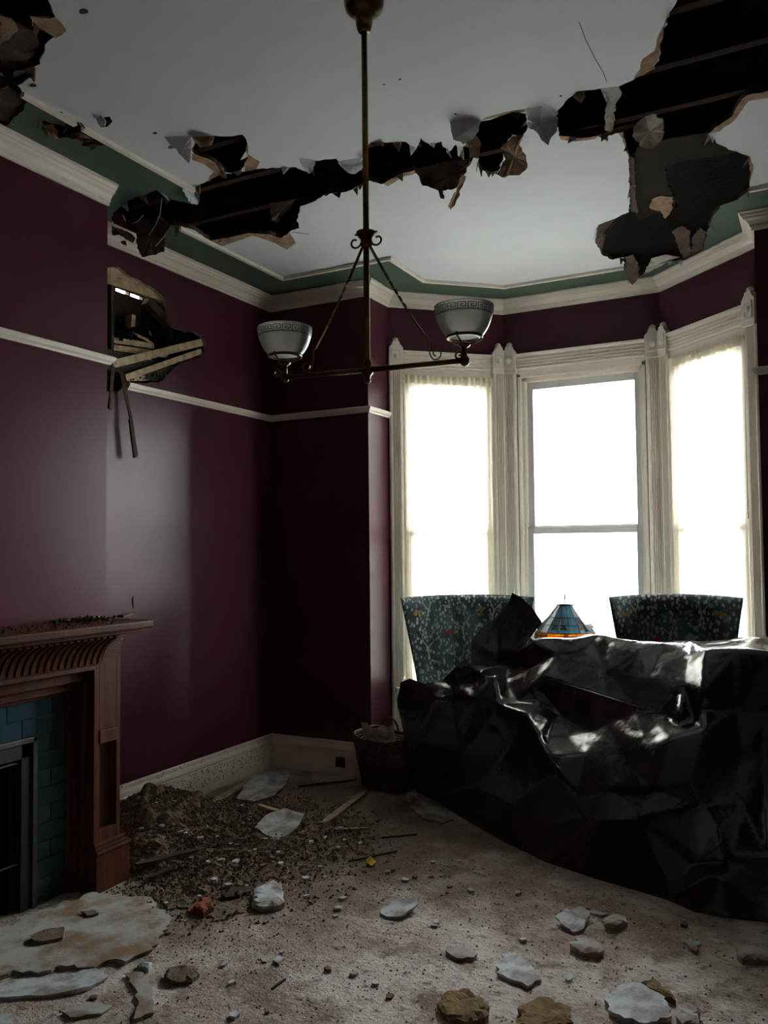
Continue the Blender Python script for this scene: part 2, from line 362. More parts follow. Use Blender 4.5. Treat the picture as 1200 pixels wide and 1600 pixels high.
# ------------------------------------------------------------------ walls
TH = 0.16
OUT = offset(LOOP, -TH)
def wall(name, i, z0=0.0, z1=3.56, opening=None, material=M_PURPLE):
    A = np.array(LOOP[i]); B = np.array(LOOP[(i+1) % NL]); Ao = OUT[i]; Bo = OUT[(i+1) % NL]
    L = np.linalg.norm(B-A); t = (B-A)/L; n = np.array([t[1], -t[0]])
    def pr(u):
        if u <= 0: return A, Ao
        if u >= L: return B, Bo
        p = A+t*u; return p, p-n*TH
    mb = MB()
    def piece(u0, u1, a, b):
        p0, q0 = pr(u0); p1, q1 = pr(u1)
        vs = [(*p0, a), (*p1, a), (*q1, a), (*q0, a), (*p0, b), (*p1, b), (*q1, b), (*q0, b)]
        mb.add(vs, [(3, 2, 1, 0), (4, 5, 6, 7), (0, 1, 5, 4), (1, 2, 6, 5), (2, 3, 7, 6), (3, 0, 4, 7)])
    if opening:
        u0, u1, a, b = opening
        piece(0, u0, z0, z1); piece(u1, L, z0, z1); piece(u0, u1, z0, a); piece(u0, u1, b, z1)
    else: piece(0, L, z0, z1)
    return struct(mb.build(name, material))
wall('wall_left_near', 0); wall('wall_chimney_near', 1); wall('wall_chimney_breast', 2, opening=(1.53-yCn, 2.43-yCn, 0.0, 0.625)); wall('wall_chimney_far', 3)
LB = float(np.hypot(x1-xB, y1-yR)); LM = x2-x1; LR = float(np.hypot(x3-x2, y3-y1))
OPZ0, OPZ1 = 0.55, 2.735
wall('wall_back_left', 5); wall('wall_bay_return_left', 6)
wall('wall_bay_left', 7, opening=(0.105, LB-0.105, OPZ0, OPZ1))
wall('wall_bay_center', 8, opening=(0.115, LM-0.115, OPZ0, OPZ1))
wall('wall_bay_right', 9, opening=(0.105, LR-0.105, OPZ0, OPZ1))
wall('wall_bay_return_right', 10); wall('wall_back_right', 11); wall('wall_right', 12); wall('wall_rear', 13)

# left recess wall with the broken plaster
WH = [(150, 410), (166, 418), (186, 417), (205, 433), (232, 446), (250, 459), (258, 468), (263, 484), (263, 500), (270, 510), (293, 519), (306, 519), (316, 526), (323, 540), (318, 552), (310, 560), (296, 561), (272, 576), (262, 585), (256, 594), (246, 598), (225, 599), (200, 599), (185, 612), (150, 612)]
wh2 = jag([tuple(onx(*p, xL)[1:]) for p in WH], 0.03, 0.006, 3)
cells = []
wl = cdt_panel([(yC-0.3, 0), (yB, 0), (yB, 3.56), (yC-0.3, 3.56)], [], [wh2], [], lambda u, v, w: (xL-w, u, v), 0.022, 'wall_left', [M_PURPLE, M_PLASTERB], None, 0, 1)
struct(wl)
# outer sheathing with a daylight gap
xs = xL-0.17
sl = [onx(181, 450, xs), onx(223, 464, xs)]
g0, g1 = sl[0][1], sl[1][1]; gz = (sl[0][2]+sl[1][2])/2+0.005
mb = MB()
for (a, b, c, d) in ((yC-0.3, g0, 0, 3.7), (g1, yB+0.3, 0, 3.7), (g0, g1, 0, gz-0.024), (g0, g1, gz+0.004, 3.7)): mb.box(xs-0.03, xs, a, b, c, d)
gm = (g0+g1)/2; mb.box(xs-0.03, xs, gm-0.006, gm+0.006, gz-0.03, gz+0.01)
mb.build('sheathing', M_SHEATH, wl)
def lath(px0, py0, px1, py1, x0, xx1, w=0.034, th=0.009, m=M_LATH, nm='lath', parent=wl, w2=None):
    a = onx(px0, py0, x0); b = onx(px1, py1, xx1)
    return MB().bar(a, b, th, w, up=(0, 0, 1), w2=th, h2=w2 or w).build(nm, m, parent)
lath(158, 419, 226, 442, xL-0.03, xL-0.03, 0.052)
lath(158, 433, 258, 465, xL-0.035, xL-0.035, 0.05)
lath(160, 441, 256, 474, xL-0.06, xL-0.06, 0.012, m=M_DLATH)
lath(176, 531, 240, 541, xL-0.05, xL-0.06, 0.032)
lath(176, 543, 268, 556, xL-0.06, xL-0.06, 0.034)
lath(176, 556, 236, 562, xL-0.05, xL-0.05, 0.03)
lath(176, 569, 315, 535, xL-0.012, xL-0.02, 0.045)
lath(196, 590, 314, 549, xL+0.004, xL-0.018, 0.034)
lath(197, 592, 240, 590, xL-0.02, xL-0.03, 0.03)
lath(215, 525, 238, 536, xL-0.03, xL-0.04, 0.008, 0.006)
lath(202, 517, 232, 531, xL-0.05, xL-0.03, 0.006, 0.006)
lath(204, 493, 203, 512, xL-0.12, xL-0.12, 0.03, 0.05, m=M_LATH)
lath(228, 507, 236, 524, xL-0.08, xL-0.07, 0.006, 0.006)
lath(173, 440, 173, 570, xL-0.05, xL-0.05, 0.02, 0.03, m=M_DLATH, nm='stud_edge')
lath(256, 470, 258, 590, xL-0.1, xL-0.1, 0.05, 0.09, m=M_JOIST, nm='stud')
lath(228, 470, 262, 505, xL-0.07, xL-0.05, 0.05, 0.05, m=M_KRAFT, nm='torn_plaster_key')
# hanging strips
lath(178, 574, 170, 638, xL+0.01, xL+0.03, 0.012, 0.012, m=M_DLATH, nm='hanging_lath')
a = onx(176, 572, xL+0.02); b = onx(172, 640, xL+0.03); MB().bar(a, b, 0.022, 0.006, up=(1, 0, 0)).build('hanging_lath', M_KRAFT, wl)
a = onx(189, 582, xL+0.02); b = onx(206, 660, xL+0.05); MB().bar(a, b, 0.026, 0.005, up=(1, 0, 0), w2=0.022).build('hanging_lath', M_DLATH, wl)
a = onx(204, 655, xL+0.05); b = onx(212, 715, xL+0.055); MB().bar(a, b, 0.026, 0.012, up=(1, 0, 0), w2=0.03).build('hanging_lath', M_DLATH, wl)
# loose insulation and dirt lying in the cavity
mb = MB(); rnd = random.Random(5)
def crumb(mb, p, r, rnd, mi=0):
    vs = [(p[0]+r*rnd.uniform(.5, 1.2)*dx, p[1]+r*rnd.uniform(.5, 1.2)*dy, p[2]+r*rnd.uniform(.4, 1)*dz) for dx, dy, dz in ((1, 0, 0), (-.5, .87, 0), (-.5, -.87, 0), (0, 0, 1), (0, 0, -1))]
    mb.add(vs, [(0, 1, 3), (1, 2, 3), (2, 0, 3), (1, 0, 4), (2, 1, 4), (0, 2, 4)], mi)
for i in range(420):
    t = rnd.random(); px = 180+t*125; py = 524+rnd.uniform(-10, 8)-6*math.sin(t*3)+t*2
    crumb(mb, onx(px, py, xL-rnd.uniform(0.03, 0.14)), rnd.uniform(.005, .017), rnd)
for i in range(200):
    crumb(mb, onx(rnd.uniform(196, 262), 598+rnd.uniform(-12, 1), xL-rnd.uniform(0.0, 0.1)), rnd.uniform(.004, .012), rnd)
o = mb.build('cavity_rubble', M_INSUL, wl); o['kind'] = 'stuff'
mb = MB(); mb.box(xs, xL-0.022, yC-0.2, yB-0.4, 2.50, 2.62); mb.build('insulation_batt', M_INSUL, wl)

# ------------------------------------------------------------------ floor, outside ground
struct(MB().box(xL-0.4, xR+0.4, yN-0.4, 6.0, -0.12, 0.0).build('floor', M_FLOOR))
struct(MB().box(-60, 60, -60, 90, -0.9, -0.8).build('ground', M_CONC))
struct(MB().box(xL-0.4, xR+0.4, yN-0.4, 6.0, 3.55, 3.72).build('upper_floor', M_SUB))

# ------------------------------------------------------------------ ceiling with the collapse
def cz(L, z=ZC): return [tuple(onz(p[0], p[1], z)[:2]) for p in L]
HOLES = {
 'A': [(-60, -60), (60, -60), (74, -2), (80, 10), (87, 27), (66, 28), (46, 25), (50, 40), (84, 58), (70, 70), (63, 100), (46, 108), (28, 110), (-60, 120)],
 'A2': [(-60, 122), (0, 120), (20, 128), (32, 138), (33, 150), (42, 160), (38, 170), (20, 186), (8, 200), (-60, 190)],
 'B': [(62, 188), (82, 193), (100, 198), (110, 193), (122, 190), (130, 200), (145, 213), (165, 217), (165, 226), (148, 229), (128, 228), (132, 219), (106, 214), (88, 217), (70, 205)],
 'C': [(153, 191), (160, 184), (171, 182), (176, 190), (168, 198), (157, 199)],
 'D': [(300, 232), (305, 222), (318, 216), (335, 212), (355, 213), (378, 210), (386, 222), (385, 236), (388, 246), (382, 260), (372, 270), (355, 270), (345, 262), (325, 248), (303, 240)],
 'E': [(176, 334), (205, 312), (245, 297), (268, 312), (308, 320), (312, 308), (304, 293), (346, 273), (410, 263), (461, 261), (484, 271), (490, 251), (525, 248), (541, 268), (565, 266), (570, 238), (580, 222), (635, 222), (650, 234), (657, 215), (673, 228), (690, 221), (699, 240), (712, 226), (718, 246), (730, 217), (741, 246), (722, 262), (700, 268), (690, 290), (660, 290), (648, 266), (622, 272), (596, 288), (578, 282), (540, 300), (510, 303), (488, 316), (470, 322), (463, 345), (468, 356), (452, 362), (440, 372), (418, 366), (388, 364), (352, 372), (328, 376), (300, 358), (272, 352), (255, 372), (232, 392), (208, 388), (190, 368), (172, 352)],
 'F': [(743, 210), (750, 190), (775, 184), (801, 175), (822, 178), (824, 200), (816, 214), (801, 210), (784, 233), (786, 250), (776, 272), (760, 271), (747, 259), (746, 226)],
 'G': [(871, 173), (883, 159), (901, 143), (939, 138), (967, 135), (995, 121), (1023, 107), (1030, 89), (1037, 51), (1046, 19), (1060, -5), (1085, -70), (1320, -90), (1320, 120), (1200, 142), (1167, 149), (1156, 161), (1144, 182), (1125, 195), (1107, 209), (1120, 224), (1144, 235), (1170, 246), (1174, 271), (1172, 297), (1153, 312), (1125, 322), (1111, 345), (1102, 373), (1098, 392), (1088, 407), (1074, 408), (1041, 408), (1018, 420), (998, 433), (986, 441), (977, 420), (974, 402), (957, 406), (940, 397), (931, 378), (938, 352), (962, 341), (983, 331), (984, 280), (983, 247), (974, 206), (939, 211), (906, 216), (873, 212), (868, 191)],
}
HL = {k: jag(cz(v), 0.022, 0.006, i) for i, (k, v) in enumerate(HOLES.items())}
TANS = [[(1023, 108), (1030, 89), (1037, 51), (1036, 40), (1026, 62), (1022, 80), (1004, 92), (1000, 108), (990, 122), (1000, 126)],
        [(384, 238), (392, 244), (406, 252), (401, 266), (382, 268)], [(300, 240), (325, 247), (354, 270), (338, 277), (322, 284), (334, 268), (318, 256), (300, 250)],
        [(596, 286), (622, 271), (648, 264), (652, 270), (630, 276), (606, 291)], [(745, 192), (775, 183), (822, 174), (828, 168), (790, 175), (760, 183)],
        [(873, 211), (906, 214), (939, 209), (930, 217), (900, 221), (876, 218)], [(966, 203), (976, 205), (986, 236), (980, 240)],
        [(328, 374), (352, 370), (390, 362), (420, 366), (442, 372), (452, 362), (462, 380), (448, 390), (430, 380), (395, 368), (350, 384), (322, 382)],
        [(60, 187), (72, 206), (88, 219), (92, 214), (78, 196), (84, 192)], [(44, 24), (88, 28), (104, 48), (86, 60), (60, 48)],
        [(1106, 209), (1125, 193), (1150, 166), (1168, 147), (1205, 138), (1215, 150), (1170, 158), (1150, 186), (1125, 205)],
        [(1140, 236), (1172, 244), (1178, 262), (1172, 285), (1160, 262)]]
TANL = [(jag(cz(t), 0.03, 0.004, 50+i), 2) for i, t in enumerate(TANS)]
TRIM = offset(LOOP, 0.356)
crown_in = [tuple(p) for p in TRIM]
roomo = [tuple(p) for p in offset(LOOP, -0.05)]
ceil = cdt_panel(roomo, [], list(HL.values()), [(crown_in, 0)]+TANL, lambda u, v, w: (u, v, ZC+w), 0.024, 'ceiling', [M_WHITE, M_GREEN, M_TAN, M_KRAFT], None, 1, 3)
struct(ceil)
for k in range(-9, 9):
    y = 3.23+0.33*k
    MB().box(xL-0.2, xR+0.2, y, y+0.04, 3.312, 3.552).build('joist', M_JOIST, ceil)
# brown backing boards left inside the large opening, and other remains above the ceiling line
def plate(px, z, th, m, nm, parent=ceil, seed=0, ja=0.006, up=1):
    L = jag(cz(px, z), 0.025, ja, seed); return MB().prism(L, z, z+th*up, 0).build(nm, m, parent)
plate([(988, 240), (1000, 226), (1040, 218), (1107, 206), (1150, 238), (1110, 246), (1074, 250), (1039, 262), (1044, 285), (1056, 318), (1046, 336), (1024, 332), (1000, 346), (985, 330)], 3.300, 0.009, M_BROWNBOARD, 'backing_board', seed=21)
plate([(1018, 312), (1032, 306), (1052, 308), (1050, 328), (1040, 342), (1032, 330), (1016, 326)], 3.294, 0.005, M_TAN, 'paper_scrap', seed=22)
plate([(1050, 362), (1066, 353), (1078, 360), (1080, 408), (1072, 412), (1060, 388)], 3.296, 0.006, M_KRAFT, 'paper_scrap', seed=23)
plate([(1082, 372), (1094, 356), (1103, 362), (1098, 395), (1088, 408), (1080, 404)], 3.292, 0.006, M_KRAFT, 'paper_scrap', seed=24)
plate([(0, 32), (24, 36), (50, 48), (62, 68), (40, 104), (0, 108)], 3.298, 0.008, M_KRAFT, 'backing_board', seed=25)
plate([(0, 24), (18, 30), (28, 48), (14, 62), (0, 70)], 3.290, 0.005, M_TAN, 'paper_scrap', seed=26)
plate([(-10, 140), (14, 136), (30, 146), (34, 164), (12, 190), (-10, 186)], 3.296, 0.006, M_KRAFT, 'backing_board', seed=27)
plate([(1030, 262), (1074, 246), (1180, 236), (1182, 300), (1120, 330), (1112, 412), (1000, 440), (970, 412), (926, 400), (926, 345), (985, 325), (1060, 322)], 3.306, 0.006, M_OPENDARK, 'dark_opening_plate', seed=29)  # added plate, hides the joists so this part of the opening stays dark
# torn flaps: each vertex given by its picture place and its own drop below the ceiling
def flap(pts, m, nm='torn_flap', th=0.004):
    P0 = [Vector(onz(p[0], p[1], ZC-p[2])) for p in pts]; P = []; rj = random.Random(int(pts[0][0]*7+pts[0][1]))
    for i, p in enumerate(P0):
        q = P0[(i+1) % len(P0)]; P.append(p)
        if pts[i][2]+pts[(i+1) % len(pts)][2] > .015:
            k = max(1, int((q-p).length/.016))
            for mm in range(1, k): P.append(p.lerp(q, mm/k)+Vector((rj.uniform(-1, 1), rj.uniform(-1, 1), rj.uniform(-1, 1)))*.005)
    n = len(P); c = sum(P, Vector())/n; nr = Vector((0, 0, 0))
    for i in range(n): nr += (P[i]-c).cross(P[(i+1) % n]-c)
    nr.normalize(); mb = MB()
    vs = P+[c+nr*0.004]+[p+nr*th for p in P]+[c+nr*(th+0.004)]
    fs = [(i, (i+1) % n, n) for i in range(n)]+[(n+1+(i+1) % n, n+1+i, 2*n+1) for i in range(n)]+[(i, n+1+i, n+1+(i+1) % n, (i+1) % n) for i in range(n)]
    return mb.add(vs, fs).build(nm, m, ceil)
flap([(820, 170, 0), (846, 166, 0), (872, 184, 0), (870, 206, .05), (862, 214, .07), (857, 227, .1), (846, 219, .09), (838, 206, .06), (826, 200, .03)], M_WHITE)
flap([(703, 190, 0), (728, 184, 0), (752, 188, 0), (748, 205, .04), (738, 218, .07), (724, 226, .08), (708, 218, .05)], M_WHITE)
flap([(731, 214, .02), (742, 210, .02), (752, 226, .05), (746, 248, .09), (734, 246, .09)], M_TAN)
flap([(256, 214, 0), (300, 212, 0), (299, 232, .03), (296, 256, .08), (284, 244, .06)], M_WHITE)
flap([(300, 214, 0), (335, 212, 0), (330, 226, .04), (312, 230, .05)], M_TAN)
flap([(422, 318, 0), (462, 312, 0), (452, 326, .02), (440, 338, .04), (432, 351, .06), (424, 344, .05)], M_KRAFT)
flap([(284, 290, 0), (300, 292, 0), (309, 316, .02), (300, 319, .03), (290, 306, .02)], M_WHITE)
flap([(466, 246, 0), (492, 250, 0), (489, 266, .03), (484, 272, .04), (474, 264, .03)], M_WHITE)
flap([(528, 252, 0), (566, 246, 0), (568, 262, .02), (555, 272, .03), (542, 269, .03)], M_WHITE)
flap([(648, 264, 0), (690, 256, 0), (740, 246, 0), (726, 272, .04), (712, 294, .07), (690, 298, .08), (672, 293, .07), (658, 282, .04)], M_KRAFT)
flap([(683, 294, .07), (693, 292, .07), (694, 311, .1), (688, 310, .1)], M_KRAFT)
flap([(722, 274, .05), (728, 276, .05), (712, 318, .12), (704, 328, .13), (700, 324, .13), (714, 296, .09)], M_TAN)
flap([(782, 232, .02), (800, 214, .01), (818, 212, .01), (808, 226, .04), (822, 244, .06), (824, 262, .08), (812, 274, .1), (784, 277, .1), (776, 272, .09), (790, 250, .05)], M_TAN)
flap([(938, 138, 0), (966, 135, 0), (972, 146, .01), (961, 160, .02), (959, 195, .04), (955, 206, .04), (945, 204, .04), (946, 170, .03), (952, 158, .02)], M_PLASTERB)
flap([(893, 150, 0), (912, 141, 0), (914, 152, .02), (908, 162, .03), (900, 156, .02)], M_TAN)
flap([(1002, 186, .01), (1020, 178, .01), (1037, 188, .02), (1036, 214, .05), (1022, 231, .07), (1004, 230, .07), (988, 214, .05), (990, 200, .03)], M_PLASTERB)
flap([(942, 210, .01), (960, 200, .0), (1010, 188, .0), (1008, 194, .01), (970, 206, .02), (955, 212, .02)], M_TAN)
flap([(983, 244, 0), (991, 246, 0), (994, 322, .02), (996, 334, .03), (986, 330, .02)], M_KRAFT)
flap([(934, 352, 0), (962, 341, 0), (960, 350, .02), (946, 366, .04), (940, 392, .05), (930, 380, .03)], M_KRAFT)
flap([(976, 402, 0), (990, 398, 0), (1000, 420, .03), (996, 436, .05), (988, 446, .07), (980, 436, .05)], M_KRAFT)
flap([(1018, 404, 0), (1040, 398, 0), (1062, 402, .01), (1040, 410, .02), (1020, 422, .03), (1006, 428, .03)], M_PLASTERB)
flap([(212, 346, .02), (250, 340, .02), (262, 352, .05), (257, 372, .1), (256, 394, .14), (222, 402, .15), (214, 388, .12)], M_KRAFT, th=0.01)
flap([(174, 352, .03), (190, 358, .04), (206, 366, .05), (212, 372, .07), (208, 380, .08), (196, 374, .08), (186, 366, .07), (176, 368, .07)], M_KRAFT)
flap([(188, 378, .08), (196, 376, .08), (198, 384, .1), (192, 382, .1)], M_DLATH)
flap([(0, 118, .0), (20, 122, .0), (44, 112, 0), (50, 116, .02), (30, 132, .03), (0, 140, .04)], M_KRAFT)
flap([(66, 196, 0), (84, 194, 0), (90, 206, .02), (92, 218, .03), (80, 212, .03)], M_TAN)
flap([(104, 212, .0), (124, 206, .0), (146, 218, .01), (134, 222, .03), (112, 218, .03)], M_TAN)
flap([(150, 184, 0), (158, 180, 0), (165, 190, .02), (160, 200, .03), (153, 194, .02)], M_WHITE)
for pts, r in (([(253, 310, .02), (250, 335, .05), (243, 352, .08), (233, 367, .1)], .002), ([(224, 336, .05), (215, 346, .07), (206, 350, .08)], .0025), ([(268, 352, .08), (256, 370, .1), (243, 385, .12)], .0025), ([(192, 336, .05), (196, 345, .06)], .0025), ([(452, 362, .02), (468, 364, .03), (482, 366, .03)], .002)):
    MB().tube([onz(p[0], p[1], ZC-p[2]) for p in pts], r, 6).build('hanging_wire', M_PLASTERB, ceil)
# ragged shreds along the long tear
rnd = random.Random(12)
for key, cnt in (('E', 34), ('F', 8), ('G', 26), ('D', 6), ('B', 5), ('A', 6)):
    L = HL[key]
    for i in range(cnt):
        k = rnd.randrange(len(L)); a = np.array(L[k]); b = np.array(L[(k+2) % len(L)])
        if np.linalg.norm(b-a) < 0.015: continue
        c = (a+b)/2+np.array([rnd.uniform(-.03, .03), rnd.uniform(-.03, .03)]); dz = rnd.uniform(.01, .05)
        MB().add([(*a, ZC+.004), (*b, ZC+.004), (*c, ZC-dz), (*(a+[.003, .003]), ZC+.008), (*(b+[.003, .003]), ZC+.008), (*(c+[.003, .003]), ZC-dz+.003)], [(0, 1, 2), (5, 4, 3), (0, 3, 4, 1), (1, 4, 5, 2), (2, 5, 3, 0)]).build('plaster_shred', rnd.choice([M_TAN, M_KRAFT, M_PLASTERB, M_WHITE]), ceil)
# hairline crack and small knocks
MB().tube([onz(px, py, ZC-.0005) for px, py in ((905, 35), (915, 62), (930, 92), (942, 112), (948, 128))], .0012, 5).build('crack', M_KRAFT, ceil)
for px, py, r in ((131, 18, .012), (242, 208, .008), (268, 230, .012), (95, 176, .006), (625, 124, .004), (600, 132, .003), (712, 178, .004), (735, 193, .004), (876, 150, .004), (52, 133, .01)):
    p = onz(px, py, ZC-.001); L = [(p[0]+r*1.5*math.cos(a)*rnd.uniform(.6, 1.2), p[1]+r*math.sin(a)*rnd.uniform(.6, 1.2)) for a in np.linspace(0, 6.28, 9)[:-1]]
    MB().prism(L, ZC-.002, ZC+.001).build('ceiling_chip', M_KRAFT, ceil)

# ------------------------------------------------------------------ mouldings
TR = [0]
def sweep(name, idx, prof, m, ext0=None, ext1=None):
    rings = []
    for (o_, z) in prof: rings.append((offset(LOOP, o_), z))
    n = len(prof); vs = []
    pts = list(idx)
    for q, i in enumerate(pts):
        for (L, z) in rings:
            p = np.array(L[i % NL])
            if q == 0 and ext0 is not None: t = np.array(LOOP[(i+1) % NL])-np.array(LOOP[i % NL]); t /= np.linalg.norm(t); nn = np.array([t[1], -t[0]]); p = np.array(LOOP[i % NL])+t*ext0+nn*(rings_off[(L is not None) and rings.index((L, z))] if False else 0); p = p+nn*prof[[r[0] is L for r in rings].index(True)][0]
            if q == len(pts)-1 and ext1 is not None: t = np.array(LOOP[i % NL])-np.array(LOOP[(i-1) % NL]); t /= np.linalg.norm(t); nn = np.array([t[1], -t[0]]); p = np.array(LOOP[i % NL])-t*ext1+nn*prof[[r[0] is L for r in rings].index(True)][0]
            vs.append((p[0], p[1], z))
    fs = []
    for q in range(len(pts)-1):
        for k in range(n): fs.append((q*n+k, q*n+(k+1) % n, (q+1)*n+(k+1) % n, (q+1)*n+k))
    fs.append(tuple(range(n-1, -1, -1))); fs.append(tuple((len(pts)-1)*n+k for k in range(n)))
    return struct(MB().add(vs, fs).build(name, m))
def tname(): TR[0] += 1; return 'trim_%d' % TR[0]
CROWN = [(0, ZCR), (.012, ZCR), (.014, ZCR+.014), (.02, ZCR+.018), (.022, ZCR+.03), (.034, ZCR+.046), (.05, ZCR+.056), (.054, ZCR+.066), (.06, ZCR+.068), (.066, ZCR+.082), (.073, ZCR+.085), (.073, ZC+.001), (0, ZC+.001)]
sweep(tname(), (0, 1), CROWN, M_CREAM); sweep(tname(), (1, 2, 3), CROWN, M_CREAM, ext1=0.0); sweep(tname(), (4, 5), CROWN, M_CREAM, ext0=0.01)
for a, b in ((5, 6), (6, 7), (7, 8), (8, 9), (9, 10), (10, 11), (11, 12), (12, 13), (13, 14)): sweep(tname(), (a, b), CROWN, M_CREAM)
RAIL = [(0, ZRB), (.012, ZRB), (.016, ZRB+.008), (.026, ZRB+.018), (.032, ZRB+.03), (.032, ZRT-.006), (.02, ZRT), (0, ZRT)]
sweep(tname(), (1, 2, 3), RAIL, M_CREAM); yrail = onx(197, 600, xL)[1]
sweep(tname(), (4, 5), RAIL, M_CREAM, ext0=yrail-yC)
for a, b in ((5, 6), (6, 7), (11, 12), (12, 13), (13, 14)): sweep(tname(), (a, b), RAIL, M_CREAM)
sweep(tname(), (0, 1), RAIL, M_CREAM)
BASEP = [(0, -.001), (.026, -.001), (.026, .15), (.022, .158), (.026, .166), (.024, .18), (.014, .196), (.012, .212), (.006, ZBB), (0, ZBB)]
for nm, a, b in (('baseboard_left', 4, 5), ('baseboard_back_left', 5, 6), ('baseboard_bay_return_left', 6, 7), ('baseboard_bay_left', 7, 8), ('baseboard_bay_center', 8, 9), ('baseboard_bay_right', 9, 10), ('baseboard_bay_return_right', 10, 11), ('baseboard_back_right', 11, 12), ('baseboard_right', 12, 13), ('baseboard_rear', 13, 14), ('baseboard_left_near', 0, 1)): sweep(nm, (a, b), BASEP, M_BASE)
# narrow white bead on the ceiling between green border and white field, broken where the ceiling fell
bead = []
for i in range(NL):
    a = np.array(TRIM[i]); b = np.array(TRIM[(i+1) % NL]); L = np.linalg.norm(b-a); t = (b-a)/L; k = max(1, int(L/0.02)); run = None
    for m in range(k+1):
        p = a+t*(L*m/k); hit = any(inpoly(p, h) for h in HL.values())
        if not hit and run is None: run = m
        if run is not None and (hit or m == k):
            e = m if not hit else m-1
            if e > run:
                p0 = a+t*(L*run/k-(.008 if run == 0 else 0)); p1 = a+t*(L*e/k+(.008 if e == k else 0))
                bead.append((p0, p1))
            run = None
for p0, p1 in bead:
    struct(MB().bar((*p0, ZC-.009), (*p1, ZC-.009), .022, .02).build(tname(), M_CREAM))

